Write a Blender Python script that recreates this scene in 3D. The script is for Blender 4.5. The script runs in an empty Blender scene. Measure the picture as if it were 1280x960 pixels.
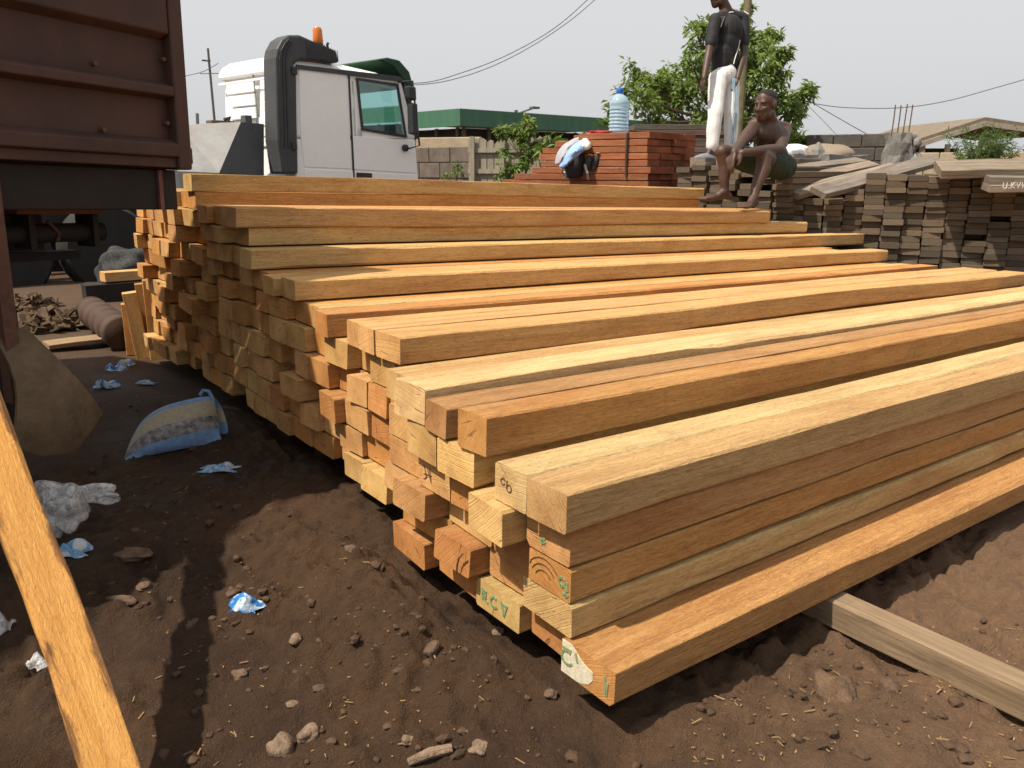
import bpy, bmesh, math, random
import numpy as np
from mathutils import Vector, Matrix, Quaternion
random.seed(7)
RNG = np.random.default_rng(11)
R = math.radians
scn = bpy.context.scene
COL = scn.collection

# ------------------------------------------------------------------ camera
F_PX, HZ, CAM_H = 1000.0, 212.0, 1.2
PITCH = math.atan((480 - HZ) / F_PX)
HEAD = math.atan2(2005 - 640, F_PX / math.cos(PITCH))
_H = Vector((math.cos(HEAD), math.sin(HEAD), 0)); _RT = Vector((math.sin(HEAD), -math.cos(HEAD), 0)); _U = Vector((0, 0, 1))
_FW = _H * math.cos(PITCH) - _U * math.sin(PITCH)
_UP = _U * math.cos(PITCH) + _H * math.sin(PITCH)
CAM = Vector((0, 0, CAM_H))
cam = bpy.data.cameras.new('camera'); camo = bpy.data.objects.new('camera', cam); COL.objects.link(camo)
camo.matrix_world = Matrix(((_RT.x, _UP.x, -_FW.x, 0), (_RT.y, _UP.y, -_FW.y, 0), (_RT.z, _UP.z, -_FW.z, CAM_H), (0, 0, 0, 1)))
cam.sensor_width = 36.0; cam.lens = F_PX / 1280 * 36.0; cam.clip_start = 0.05; cam.clip_end = 3000
cam.dof.use_dof = True; cam.dof.focus_distance = 3.2; cam.dof.aperture_fstop = 9.0
scn.camera = camo

# ------------------------------------------------------------------ world, sun, exposure
SUN_EL, SUN_AZ = 60.0, 9.0          # light comes from -X, a little from +Y
to_sun = Vector((-math.cos(R(SUN_EL)) * math.cos(R(SUN_AZ)), math.cos(R(SUN_EL)) * math.sin(R(SUN_AZ)), math.sin(R(SUN_EL))))
w = bpy.data.worlds.new('World'); scn.world = w; w.use_nodes = True
nt = w.node_tree; nt.nodes.clear()
sky = nt.nodes.new('ShaderNodeTexSky'); sky.sky_type = 'NISHITA'; sky.sun_disc = False
sky.sun_elevation = R(SUN_EL); sky.sun_rotation = math.atan2(to_sun.x, to_sun.y)
sky.air_density = 1.0; sky.dust_density = 6.0; sky.ozone_density = 1.0; sky.altitude = 0
hs = nt.nodes.new('ShaderNodeHueSaturation'); hs.inputs['Saturation'].default_value = 0.25
mx = nt.nodes.new('ShaderNodeMix'); mx.data_type = 'RGBA'; mx.inputs[0].default_value = 0.72
mx.inputs[7].default_value = (6.15, 6.2, 6.28, 1)      # even hazy overcast veil
bg = nt.nodes.new('ShaderNodeBackground'); bg.inputs[1].default_value = 0.10
ow = nt.nodes.new('ShaderNodeOutputWorld')
nt.links.new(sky.outputs[0], hs.inputs['Color']); nt.links.new(hs.outputs[0], mx.inputs[6])
nt.links.new(mx.outputs[2], bg.inputs[0]); nt.links.new(bg.outputs[0], ow.inputs[0])
sl = bpy.data.lights.new('sun', 'SUN'); sl.energy = 4.8; sl.angle = R(0.9); sl.color = (1.0, 0.90, 0.75)
so = bpy.data.objects.new('sun', sl); COL.objects.link(so); so.location = (-6, 1, 10)
so.rotation_euler = (-to_sun).to_track_quat('-Z', 'Y').to_euler()
scn.view_settings.view_transform = 'Standard'; scn.view_settings.look = 'None'
scn.view_settings.exposure = 0.45; scn.view_settings.gamma = 1.0; scn.view_settings.use_curve_mapping = False
scn.render.engine = 'CYCLES'
scn.cycles.max_bounces = 8

# ------------------------------------------------------------------ helpers
def ray(x, y):
    return _RT * (x - 640) - _UP * (y - 480) + _FW * F_PX
def P(x, y, D):
    "world point seen at photo pixel (x, y), D metres in front of the lens"
    return CAM + ray(x, y) * (D / F_PX)
def on(x, y, axis, val):
    d = ray(x, y); return CAM + d * ((val - CAM[axis]) / d[axis])

class MB:
    def __init__(s): s.v = []; s.f = []; s.m = []
    def add(s, vs, fs, mi=0):
        o = len(s.v); s.v += [tuple(v) for v in vs]
        for f in fs: s.f.append(tuple(i + o for i in f)); s.m.append(mi)
        return s
    def box(s, a, b, mi=0, M=None):
        x0, y0, z0 = a; x1, y1, z1 = b
        vs = [Vector(p) for p in ((x0,y0,z0),(x1,y0,z0),(x1,y1,z0),(x0,y1,z0),(x0,y0,z1),(x1,y0,z1),(x1,y1,z1),(x0,y1,z1))]
        if M is not None: vs = [M @ v for v in vs]
        return s.add(vs, [(0,3,2,1),(4,5,6,7),(0,1,5,4),(1,2,6,5),(2,3,7,6),(3,0,4,7)], mi)
    def tube(s, pts, rad, n=8, mi=0, cap=True):
        pts = [Vector(p) for p in pts]
        if not hasattr(rad, '__len__'): rad = [rad] * len(pts)
        rings = []; up = None
        for i, p in enumerate(pts):
            t = (pts[min(i+1, len(pts)-1)] - pts[max(i-1, 0)]).normalized()
            if up is None:
                up = Vector((0,0,1)) if abs(t.z) < .9 else Vector((1,0,0))
            a = t.cross(up).normalized(); b = a.cross(t).normalized(); up = b
            rings.append([p + (a * math.cos(2*math.pi*k/n) + b * math.sin(2*math.pi*k/n)) * rad[i] for k in range(n)])
        return s.loft(rings, mi, cap)
    def loft(s, rings, mi=0, cap=True):
        n = len(rings[0]); vs = [v for r in rings for v in r]; fs = []
        for i in range(len(rings) - 1):
            for k in range(n):
                a = i*n + k; b = i*n + (k+1) % n
                fs.append((a, b, b + n, a + n))
        if cap:
            fs.append(tuple(range(n))[::-1]); fs.append(tuple((len(rings)-1)*n + k for k in range(n)))
        return s.add(vs, fs, mi)
    def lathe(s, prof, n=16, mi=0, M=None):
        rings = []
        for r, z in prof:
            ring = [Vector((r*math.cos(2*math.pi*k/n), r*math.sin(2*math.pi*k/n), z)) for k in range(n)]
            if M is not None: ring = [M @ v for v in ring]
            rings.append(ring)
        return s.loft(rings, mi, True)
    def prism(s, poly, fn, d0, d1, mi=0):
        "poly: list of 2D points; fn(u, v, d) -> 3D"
        n = len(poly)
        vs = [fn(u, v, d0) for u, v in poly] + [fn(u, v, d1) for u, v in poly]
        fs = [tuple(range(n))[::-1], tuple(range(n, 2*n))] + [(k, (k+1) % n, n + (k+1) % n, n + k) for k in range(n)]
        return s.add(vs, fs, mi)
    def build(s, name, mats, parent=None, smooth=False, bevel=0, loc=None, fix=True):
        me = bpy.data.meshes.new(name); me.from_pydata(s.v, [], s.f); me.update()
        if fix:
            bm = bmesh.new(); bm.from_mesh(me); bmesh.ops.recalc_face_normals(bm, faces=bm.faces); bm.to_mesh(me); bm.free()
        if not isinstance(mats, (list, tuple)): mats = [mats]
        for m in mats: me.materials.append(m)
        if len(mats) > 1: me.polygons.foreach_set('material_index', s.m)
        if smooth: me.polygons.foreach_set('use_smooth', [True] * len(me.polygons))
        o = bpy.data.objects.new(name, me); COL.objects.link(o)
        if parent: o.parent = parent
        if loc is not None: o.location = loc
        if bevel:
            b = o.modifiers.new('bevel', 'BEVEL'); b.width = bevel; b.segments = 2; b.limit_method = 'ANGLE'
        if smooth:
            try: me.set_sharp_from_angle(angle=R(50))
            except Exception: pass
        return o
def empty(name, loc=(0,0,0), rz=0.0):
    o = bpy.data.objects.new(name, None); COL.objects.link(o); o.location = loc; o.rotation_euler = (0, 0, rz); o.empty_display_size = .1
    return o
def tag(o, label, cat, group=None):
    o['label'] = label; o['category'] = cat
    if group: o['group'] = group
    return o
def struct(o): o['kind'] = 'structure'; return o
def frame_z(fwd):
    return math.atan2(fwd[1], fwd[0])

# ------------------------------------------------------------------ materials
def lin(r, g, b):
    f = lambda c: (c/255/12.92 if c/255 <= .04045 else ((c/255+.055)/1.055)**2.4)
    return (f(r), f(g), f(b), 1)
class NM:
    "small node-building helper"
    def __init__(s, name):
        s.mat = bpy.data.materials.new(name); s.mat.use_nodes = True
        s.t = s.mat.node_tree; s.n = s.t.nodes; s.p = s.n['Principled BSDF']; s.out = s.n['Material Output']
    def node(s, typ, ins=None, **kw):
        nd = s.n.new(typ)
        for k, v in kw.items(): setattr(nd, k, v)
        for k, v in (ins or {}).items():
            if isinstance(v, bpy.types.NodeSocket): s.t.links.new(v, nd.inputs[k])
            else: nd.inputs[k].default_value = v
        return nd
    def link(s, a, b): s.t.links.new(a, b)
    def setp(s, k, v):
        if isinstance(v, bpy.types.NodeSocket): s.link(v, s.p.inputs[k])
        else: s.p.inputs[k].default_value = v
    def math(s, op, a, b=None, c=None):
        nd = s.n.new('ShaderNodeMath'); nd.operation = op
        for i, v in enumerate((a, b, c)):
            if v is None: continue
            if isinstance(v, bpy.types.NodeSocket): s.link(v, nd.inputs[i])
            else: nd.inputs[i].default_value = v
        return nd.outputs[0]
    def mix(s, fac, a, b, blend='MIX'):
        nd = s.n.new('ShaderNodeMix'); nd.data_type = 'RGBA'; nd.blend_type = blend
        for i, v in ((0, fac), (6, a), (7, b)):
            if isinstance(v, bpy.types.NodeSocket): s.link(v, nd.inputs[i])
            else: nd.inputs[i].default_value = v
        return nd.outputs[2]
    def ramp(s, fac, stops):
        nd = s.n.new('ShaderNodeValToRGB'); cr = nd.color_ramp
        while len(cr.elements) < len(stops): cr.elements.new(.5)
        for e, (p, c) in zip(cr.elements, stops):
            e.position = p; e.color = c if hasattr(c, '__len__') else (c, c, c, 1)
        s.link(fac, nd.inputs[0]); return nd.outputs[0]
    def coords(s, scale=(1,1,1), rnd=True, kind='Object'):
        tc = s.n.new('ShaderNodeTexCoord'); mp = s.n.new('ShaderNodeMapping'); mp.inputs['Scale'].default_value = scale
        v = tc.outputs[kind]
        if rnd:
            oi = s.n.new('ShaderNodeObjectInfo'); m = s.math('MULTIPLY', oi.outputs['Random'], 37.0)
            cb = s.node('ShaderNodeCombineXYZ', {0: m, 1: s.math('MULTIPLY', m, 1.7), 2: s.math('MULTIPLY', m, 0.6)})
            va = s.node('ShaderNodeVectorMath', {0: v, 1: cb.outputs[0]}, operation='ADD'); v = va.outputs[0]
        s.link(v, mp.inputs['Vector']); return mp.outputs[0]
    def noise(s, vec, scale, detail=4, rough=.55, dist=0.0):
        nd = s.node('ShaderNodeTexNoise', {'Vector': vec, 'Scale': scale, 'Detail': detail, 'Roughness': rough, 'Distortion': dist}); return nd.outputs[0]
    def bump(s, h, strength=.3, dist=.01, prev=None):
        ins = {'Height': h, 'Strength': strength, 'Distance': dist}
        if prev is not None: ins['Normal'] = prev
        return s.node('ShaderNodeBump', ins).outputs[0]

def simple(name, col, rough=.7, metal=0, var=.25, scale=6.0, bump=.0, spec=.3, stretch=(1,1,1), col2=None, rnd=True):
    m = NM(name); v = m.coords(stretch, rnd)
    n = m.noise(v, scale, 5, .6); n2 = m.noise(v, scale * 5.3, 4, .6)
    fac = m.ramp(m.math('ADD', m.math('MULTIPLY', n, .65), m.math('MULTIPLY', n2, .35)), [(.32, 0.0), (.68, 1.0)])
    c1 = tuple(min(1, c * (1 + var)) for c in col[:3]) + (1,)
    c2 = col2 or (tuple(c * (1 - var) for c in col[:3]) + (1,))
    m.setp('Base Color', m.mix(fac, c2, c1)); m.setp('Metallic', metal); m.setp('Specular IOR Level', spec)
    m.setp('Roughness', m.node('ShaderNodeMapRange', {'Value': n2, 'To Min': max(.03, rough - .12), 'To Max': min(1, rough + .12)}).outputs[0])
    if bump: m.setp('Normal', m.bump(n2, bump, .01))
    return m.mat

def wood_side(name, kerf_amt=1.0, mud=0.0, grain=1.0):
    m = NM(name)
    oi = m.n.new('ShaderNodeObjectInfo'); base = oi.outputs['Color']
    v1 = m.coords((.55, 9, 9)); v2 = m.coords((1.1, 3.2, 3.2)); v3 = m.coords((3.0, 60, 60)); v4 = m.coords((1, 1, 1)); v5 = m.coords((7, 26, 26))
    g = m.noise(v1, 3.0, 7, .62, .9)              # streaky figure
    b = m.noise(v2, 1.6, 5, .6, .6)               # broad heart/sap changes
    fine = m.noise(v3, 2.5, 5, .75, .3)           # pores and torn fibres
    spk = m.noise(v5, 6, 5, .75, .8)
    gf = m.ramp(g, [(.26, 0.0), (.5, .55), (.74, 1.0)])
    dark = m.mix(1.0, base, (.64, .50, .42, 1), 'MULTIPLY')
    lite = m.mix(.22, m.mix(1.0, base, (1.15, 1.15, 1.15, 1), 'MULTIPLY'), (.66, .45, .20, 1))
    c = m.mix(gf, dark, lite)
    bf = m.ramp(b, [(.34, 0.0), (.62, 1.0)])
    c = m.mix(m.math('MULTIPLY', bf, .5), c, m.mix(1.0, base, (1.1, 1.1, 1.05, 1), 'MULTIPLY'))
    red = m.ramp(m.noise(v2, .8, 4, .6, 1.4), [(.54, 0.0), (.72, 1.0)])
    c = m.mix(m.math('MULTIPLY', red, .6), c, m.mix(1.0, base, (.74, .52, .40, 1), 'MULTIPLY'))
    c = m.mix(m.math('MULTIPLY', m.ramp(fine, [(.42, 0.0), (.70, 1.0)]), .50 * grain), c, m.mix(1.0, c, (.55, .46, .38, 1), 'MULTIPLY'))
    c = m.mix(m.math('MULTIPLY', m.ramp(spk, [(.50, 0.0), (.66, 1.0)]), .62 * grain), c, m.mix(1.0, c, (.52, .42, .34, 1), 'MULTIPLY'))
    c = m.mix(m.math('MULTIPLY', m.ramp(spk, [(.30, 1.0), (.42, 0.0)]), .40), c, m.mix(.5, c, (.80, .62, .38, 1)))
    # knots, rare dark stains, grey handling dirt
    vo = m.node('ShaderNodeTexVoronoi', {'Vector': m.coords((1.0, 4.5, 4.5)), 'Scale': 1.3})
    kn = m.math('MULTIPLY', m.ramp(vo.outputs['Distance'], [(.015, 1.0), (.06, 0.0)]), m.ramp(m.noise(v2, 1.1, 2), [(.5, 0.0), (.56, 1.0)]))
    c = m.mix(m.math('MULTIPLY', kn, .75), c, (.10, .045, .02, 1))
    stn = m.ramp(m.noise(m.coords((1.6, 6, 6)), .9, 6, .7, .8), [(.66, 0.0), (.76, 1.0)])
    c = m.mix(m.math('MULTIPLY', stn, .55), c, (.12, .06, .035, 1))
    dirt = m.ramp(m.noise(v4, 5.0, 7, .72), [(.56, 0.0), (.78, 1.0)])
    c = m.mix(m.math('MULTIPLY', dirt, .32), c, (.17, .105, .07, 1))
    if mud:
        tc = m.n.new('ShaderNodeTexCoord'); sp_ = m.node('ShaderNodeSeparateXYZ', {0: tc.outputs['Object']})
        edge = m.math('ABSOLUTE', sp_.outputs[1])
        e = m.ramp(m.math('ADD', m.math('MULTIPLY', edge, 7.6), m.math('MULTIPLY', m.noise(m.coords((2.5, 12, 12)), 2.4, 6, .72), .95)), [(.74, 0.0), (.84, 1.0)])
        e2 = m.ramp(m.noise(m.coords((1.2, 3, 3)), 3.4, 7, .75, .6), [(.60, 0.0), (.68, 1.0)])
        c = m.mix(m.math('MULTIPLY', m.math('MAXIMUM', e, m.math('MULTIPLY', e2, .35)), mud), c, m.mix(m.noise(v4, 40, 4), (.10, .045, .022, 1), (.26, .12, .05, 1)))
    m.setp('Base Color', c); m.setp('Roughness', .8); m.setp('Specular IOR Level', .2)
    # broken saw kerf lines across the board plus grain relief
    nz = m.node('ShaderNodeTexNoise', {'Vector': m.coords((95, 2.2, 5.0)), 'Scale': 1.0, 'Detail': 2.0}).outputs[0]
    kerf = m.math('MULTIPLY', nz, m.ramp(m.noise(v2, 2.0, 3), [(.42, 0.0), (.66, 1.0)]))
    n1 = m.bump(kerf, .30 * kerf_amt, .004); n2 = m.bump(m.math('ADD', fine, m.math('MULTIPLY', spk, 1.3)), .85, .007, n1)
    m.setp('Normal', n2)
    return m.mat

def wood_end(name):
    m = NM(name)
    oi = m.n.new('ShaderNodeObjectInfo'); base = oi.outputs['Color']; rnd = oi.outputs['Random']
    tc = m.n.new('ShaderNodeTexCoord'); sep = m.node('ShaderNodeSeparateXYZ', {0: tc.outputs['Object']})
    r2 = m.math('FRACT', m.math('MULTIPLY', rnd, 13.7)); r3 = m.math('FRACT', m.math('MULTIPLY', rnd, 71.3))
    y = m.math('ADD', sep.outputs[1], m.math('MULTIPLY', m.math('SUBTRACT', r2, .5), .34))
    z = m.math('ADD', sep.outputs[2], m.math('MULTIPLY', m.math('SUBTRACT', r3, .5), .34))
    v = m.coords((1, 1, 1))
    wob = m.noise(v, 9.0, 4, .6)
    rad = m.math('ADD', m.math('SQRT', m.math('ADD', m.math('MULTIPLY', y, y), m.math('MULTIPLY', z, z))), m.math('MULTIPLY', wob, .05))
    ring = m.math('ADD', m.math('MULTIPLY', m.math('SINE', m.math('MULTIPLY', rad, 620.0)), .5), .5)
    big = m.noise(v, 7.0, 5, .65)
    c = m.mix(m.ramp(big, [(.3, 0.0), (.7, 1.0)]), m.mix(1.0, base, (.66, .54, .46, 1), 'MULTIPLY'), m.mix(1.0, base, (1.08, 1.02, .96, 1), 'MULTIPLY'))
    c = m.mix(m.math('MULTIPLY', ring, .20), c, m.mix(1.0, c, (.66, .54, .44, 1), 'MULTIPLY'))
    dirt = m.ramp(m.noise(v, 16.0, 6, .75), [(.55, 0.0), (.75, 1.0)])
    c = m.mix(m.math('MULTIPLY', dirt, .38), c, (.13, .075, .05, 1))
    # radial drying checks and chain-saw scratches
    ang = m.math('ARCTAN2', y, z)
    chk = m.noise(m.node('ShaderNodeCombineXYZ', {0: m.math('MULTIPLY', ang, 9.0), 1: m.math('MULTIPLY', rad, 5.0), 2: m.math('MULTIPLY', rnd, 50.0)}).outputs[0], 2.0, 3, .5)
    ck = m.ramp(chk, [(.66, 0.0), (.70, 1.0)])
    c = m.mix(m.math('MULTIPLY', ck, .55), c, (.05, .022, .012, 1))
    a = m.math('ADD', m.math('MULTIPLY', rnd, 2.4), .3)
    s = m.math('ADD', m.math('MULTIPLY', sep.outputs[1], m.math('COSINE', a)), m.math('MULTIPLY', sep.outputs[2], m.math('SINE', a)))
    sn = m.node('ShaderNodeTexNoise', {'W': m.math('MULTIPLY', m.math('ADD', s, m.math('MULTIPLY', wob, .012)), 240.0), 'Scale': 1.0, 'Detail': 3.0}, noise_dimensions='1D').outputs[0]
    c = m.mix(m.math('MULTIPLY', m.ramp(sn, [(.5, 0.0), (.72, 1.0)]), .28), c, m.mix(1.0, c, (.55, .46, .40, 1), 'MULTIPLY'))
    m.setp('Base Color', c); m.setp('Roughness', .85); m.setp('Specular IOR Level', .15)
    n1 = m.bump(sn, .55, .004); n2 = m.bump(m.noise(v, 90, 4, .7), .3, .004, n1)
    m.setp('Normal', m.bump(ck, .6, -.004, n2))
    return m.mat

def grey_wood(name, base_mul=1.0, use_obj=True):
    m = NM(name)
    oi = m.n.new('ShaderNodeObjectInfo'); base = oi.outputs['Color']
    v1 = m.coords((.8, 11, 11)); v4 = m.coords((1, 1, 1))
    g = m.noise(v1, 3.0, 7, .68, .8)
    c = m.mix(m.ramp(g, [(.3, 0.0), (.7, 1.0)]), m.mix(1.0, base, (.5, .46, .42, 1), 'MULTIPLY'), m.mix(1.0, base, (1.25, 1.23, 1.2, 1), 'MULTIPLY'))
    st = m.ramp(m.noise(v4, 3.5, 6, .7), [(.5, 0.0), (.72, 1.0)])
    c = m.mix(m.math('MULTIPLY', st, .5), c, (.06, .05, .042, 1))
    m.setp('Base Color', c); m.setp('Roughness', .9); m.setp('Specular IOR Level', .12)
    m.setp('Normal', m.bump(m.noise(v1, 8, 5, .7), .5, .006))
    return m.mat

W_SIDE = wood_side('sawn_timber'); W_END = wood_end('timber_end_grain'); W_GREY = grey_wood('weathered_timber')
YEL = (.67, .455, .195); TAN = (.635, .395, .168); ORA = (.59, .315, .110); RED = (.51, .255, .095); BRN = (.49, .280, .122); PAL = (.73, .530, .270); OLV = (.60, .430, .182)
def jit(c, a=.10):
    k = 1 + random.uniform(-a, a)
    return tuple(max(.01, min(.9, x * k * (1 + random.uniform(-.05, .05)))) for x in c) + (1,)

# ------------------------------------------------------------------ ground
def lattice_noise(X, Y, cell, seed):
    g = np.random.default_rng(seed); n = 256; L = g.random((n, n)) * 2 - 1
    x = X / cell; y = Y / cell; xi = np.floor(x).astype(int); yi = np.floor(y).astype(int); fx = x - xi; fy = y - yi
    fx = fx*fx*fx*(fx*(fx*6-15)+10); fy = fy*fy*fy*(fy*(fy*6-15)+10)
    a = L[xi % n, yi % n]; b = L[(xi+1) % n, yi % n]; c = L[xi % n, (yi+1) % n]; d = L[(xi+1) % n, (yi+1) % n]
    return (a*(1-fx)+b*fx)*(1-fy) + (c*(1-fx)+d*fx)*fy
def base_height(X, Y):
    s = np.clip(X - 1.0, 0, 6.0)
    return -.030 * s * np.clip((s) / .4, 0, 1)
def mounds(X, Y):
    z = 0 * X
    for cx, cy, rx, ry, h in ((.90, 1.93, .16, .34, .075), (.86, 1.60, .14, .22, .05), (.98, 1.42, .10, .16, .03), (.62, 2.55, .35, .22, .03), (1.45, .70, .22, .2, .035),
                              (2.6, .7, .4, .2, .015), (.30, 1.20, .35, .25, .03), (.72, 1.1, .3, .2, .02), (.05, 2.5, .3, .5, .03), (.9, 2.6, .2, .5, .03)):
        z = z + h * np.exp(-((X-cx)/rx)**2 - ((Y-cy)/ry)**2)
    z = z - .05 * np.exp(-((X-.02)/.22)**2 - ((Y-1.62)/.22)**2)       # puddle hollow
    return z
def ground_h(X, Y, fine=True):
    z = base_height(X, Y)
    near = np.exp(-np.clip(np.hypot(X - 1, Y - 2.5) - 4.5, 0, 1e9) / 2.0)
    wf = np.exp(-np.clip(np.maximum(np.maximum(-.4 - X, X - 2.85), np.maximum(.4 - Y, Y - 3.5)), 0, 1e9) / .35)
    n = .022 * lattice_noise(X, Y, .55, 1)
    if fine:
        n = n + .012 * wf * lattice_noise(X+9, Y+3, .21, 2)
        r = 1 - np.abs(lattice_noise(X + 4, Y + 7, .16, 3)); n = n + .018 * wf * (r*r - .5)
        patch = .45 + .75 * np.clip(lattice_noise(X + 1, Y + 8, .45, 21) + .35, 0, 1)
        n = n + wf * patch * (.018 * lattice_noise(X, Y, .075, 4) + .013 * lattice_noise(X, Y, .038, 5) + .009 * lattice_noise(X, Y, .021, 6))
        cl = np.clip(lattice_noise(X + 2, Y + 5, .045, 8) - .28, 0, 1) * np.clip(lattice_noise(X, Y, .4, 9) + .25, 0, 1)
        n = n + wf * .060 * cl
        cl2 = np.clip(lattice_noise(X + 7, Y + 1, .025, 18) - .35, 0, 1) * np.clip(lattice_noise(X + 3, Y, .3, 19) + .35, 0, 1)
        n = n + wf * .034 * cl2
    smooth = np.exp(-((X-.02)/.2)**2 - ((Y-1.62)/.2)**2)
    z = z + near * n * (1 - .85*smooth) + near * mounds(X, Y)
    # keep clear of the timber's underside
    under = (np.clip((X - .98) / .12, 0, 1)) * (np.clip((Y - .95) / .1, 0, 1)) * (X < 6.6) * (Y < 5.8)
    lim = base_height(X, Y) + .035
    return np.where(under > 0, np.minimum(z, lim * under + z * (1 - under)), z)
def gz(x, y):
    return float(ground_h(np.array([float(x)]), np.array([float(y)]))[0])
def axis_coords(lo, hi, step, far, mids):
    a = list(np.arange(lo, hi + 1e-6, step))
    s = step; v = hi
    while v < far: s *= 1.16; v += s; a.append(v)
    s = step; v = lo
    while v > -far: s *= 1.16; v -= s; a.insert(0, v)
    return np.array(a)
gx = axis_coords(-.35, 2.75, .0115, 420, None); gy = axis_coords(.45, 3.3, .0115, 420, None)
GX, GY = np.meshgrid(gx, gy, indexing='ij'); GZ = ground_h(GX, GY)
nx, ny = GX.shape
me = bpy.data.meshes.new('ground')
vv = np.stack([GX, GY, GZ], -1).reshape(-1, 3)
idx = np.arange(nx * ny).reshape(nx, ny)
q = np.stack([idx[:-1, :-1], idx[1:, :-1], idx[1:, 1:], idx[:-1, 1:]], -1).reshape(-1, 4)
me.vertices.add(len(vv)); me.vertices.foreach_set('co', vv.ravel().astype(np.float32))
me.loops.add(q.size); me.loops.foreach_set('vertex_index', q.ravel().astype(np.int32))
me.polygons.add(len(q)); me.polygons.foreach_set('loop_start', (np.arange(len(q)) * 4).astype(np.int32))
me.update(calc_edges=True); me.polygons.foreach_set('use_smooth', np.ones(len(q), bool))
m = NM('muddy_soil')
v = m.coords((1, 1, 1), False); sep = m.node('ShaderNodeSeparateXYZ', {0: v})
n1 = m.noise(v, 1.6, 6, .65); n2 = m.noise(v, 9, 6, .7); n3 = m.noise(v, 55, 5, .7); n4 = m.noise(v, 260, 3, .7)
wet = m.ramp(n1, [(.38, 0.0), (.64, 1.0)])
c = m.mix(wet, (.040, .0215, .0118, 1), (.084, .0465, .0245, 1))
dry = m.node('ShaderNodeMapRange', {'Value': m.math('ADD', m.math('SUBTRACT', sep.outputs[0], m.math('MULTIPLY', sep.outputs[1], .55)), m.math('MULTIPLY', n2, .9)), 'From Min': .85, 'From Max': 2.0}).outputs[0]
c = m.mix(dry, c, m.mix(n2, (.130, .074, .042, 1), (.215, .132, .078, 1)))
far = m.node('ShaderNodeMapRange', {'Value': sep.outputs[1], 'From Min': 4.6, 'From Max': 6.5}).outputs[0]
c = m.mix(far, c, m.mix(n2, (.065, .040, .025, 1), (.13, .082, .052, 1)))
c = m.mix(m.math('MULTIPLY', m.ramp(n3, [(.45, 0.0), (.7, 1.0)]), .5), c, m.mix(1.0, c, (1.55, 1.45, 1.35, 1), 'MULTIPLY'))
chips = m.ramp(m.noise(v, 130, 2, .5), [(.70, 0.0), (.74, 1.0)])
c = m.mix(m.math('MULTIPLY', chips, .55), c, (.22, .13, .07, 1))
m.setp('Base Color', c)
pud = m.node('ShaderNodeMapRange', {'Value': m.node('ShaderNodeVectorMath', {0: v, 1: (.02, 1.62, 0.0)}, operation='DISTANCE').outputs[1], 'From Min': .12, 'From Max': .26, 'To Min': 1.0, 'To Max': 0.0}).outputs[0]
rg = m.node('ShaderNodeMapRange', {'Value': m.math('MULTIPLY', wet, n2), 'From Min': 0.0, 'From Max': .35, 'To Min': .62, 'To Max': .95}).outputs[0]
m.setp('Roughness', m.math('SUBTRACT', rg, m.math('MULTIPLY', pud, .5))); m.setp('Specular IOR Level', .25)
m.setp('Normal', m.bump(m.math('ADD', m.math('MULTIPLY', n3, 1.0), m.math('MULTIPLY', n4, .6)), 1.0, .018))
me.materials.append(m.mat)
ground = bpy.data.objects.new('ground', me); COL.objects.link(ground); struct(ground)

# ------------------------------------------------------------------ timber
TILT = .0314
def timber_mesh(name, L, wd, ht, seg=7, bow=.002, ch=.004, skew=0.0, skz=0.0, rough_end=.0):
    y0, y1, z0, z1 = -wd/2, wd/2, -ht/2, ht/2
    sec = [(y0+ch, z0), (y1-ch, z0), (y1, z0+ch), (y1, z1-ch), (y1-ch, z1), (y0+ch, z1), (y0, z1-ch), (y0, z0+ch)]
    p1, p2 = random.uniform(0, 6), random.uniform(0, 6); k1, k2 = random.uniform(1.5, 3.5), random.uniform(1.5, 3.5)
    a = random.uniform(-bow, bow); b = random.uniform(-bow, bow)
    rings = []; ch0 = ch; cv = [ch0]*4
    for i in range(seg + 1):
        t = i / seg; x = L * t
        oy = a * math.sin(k1*t*3 + p1) - a*math.sin(p1); oz = b * math.sin(k2*t*3 + p2) - b*math.sin(p2)
        e = 1 if i == 0 else 0
        if seg > 12:
            cv = [min(ch0*2.6, max(ch0*.35, c_ + random.uniform(-.7, .7)*ch0)) if random.random() > .04 else ch0*3.2 for c_ in cv]
            c0, c1, c2, c3 = cv
            sec = [(y0+c0, z0), (y1-c1, z0), (y1, z0+c1), (y1, z1-c2), (y1-c2, z1), (y0+c3, z1), (y0, z1-c3), (y0, z0+c0)]
        rings.append([Vector((x + e*(skew*y/wd + skz*z/ht), y + oy + random.uniform(-1,1)*ch*.12, z + oz + random.uniform(-1,1)*ch*.12)) for y, z in sec])
    mb = MB(); n = 8
    vs = [p for r in rings for p in r]; fs = []; 
    for i in range(seg):
        for k in range(n): fs.append((i*n + k, i*n + (k+1) % n, (i+1)*n + (k+1) % n, (i+1)*n + k))
    mb.add(vs, [f[::-1] for f in fs], 0)
    mb.v = mb.v; o = 0
    mb.f.append(tuple(range(n))); mb.m.append(1); mb.f.append(tuple(seg*n + k for k in range(n))[::-1]); mb.m.append(1)
    return mb
def timber(X, Y0, Y1, zb, zt, col, L, label, group, bow=.002, ch=.004, skew=None, yaw=0.0, name='sawn_timber', tilt=TILT, seg=7, mats=None):
    wd = Y1 - Y0; ht = zt - zb
    skew = random.uniform(-.012, .012) if skew is None else skew
    mb = timber_mesh(name, L, wd, ht, seg, bow, ch, skew, random.uniform(-.006, .006))
    o = mb.build(name, mats or [W_SIDE, W_END])
    o.location = (X, (Y0+Y1)/2, (zb+zt)/2 - tilt*(X-1.06)); o.rotation_euler = (0, math.atan(tilt), yaw)
    o.color = jit(col) if len(col) == 3 else col
    tag(o, label, 'timber', group)
    return o

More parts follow.
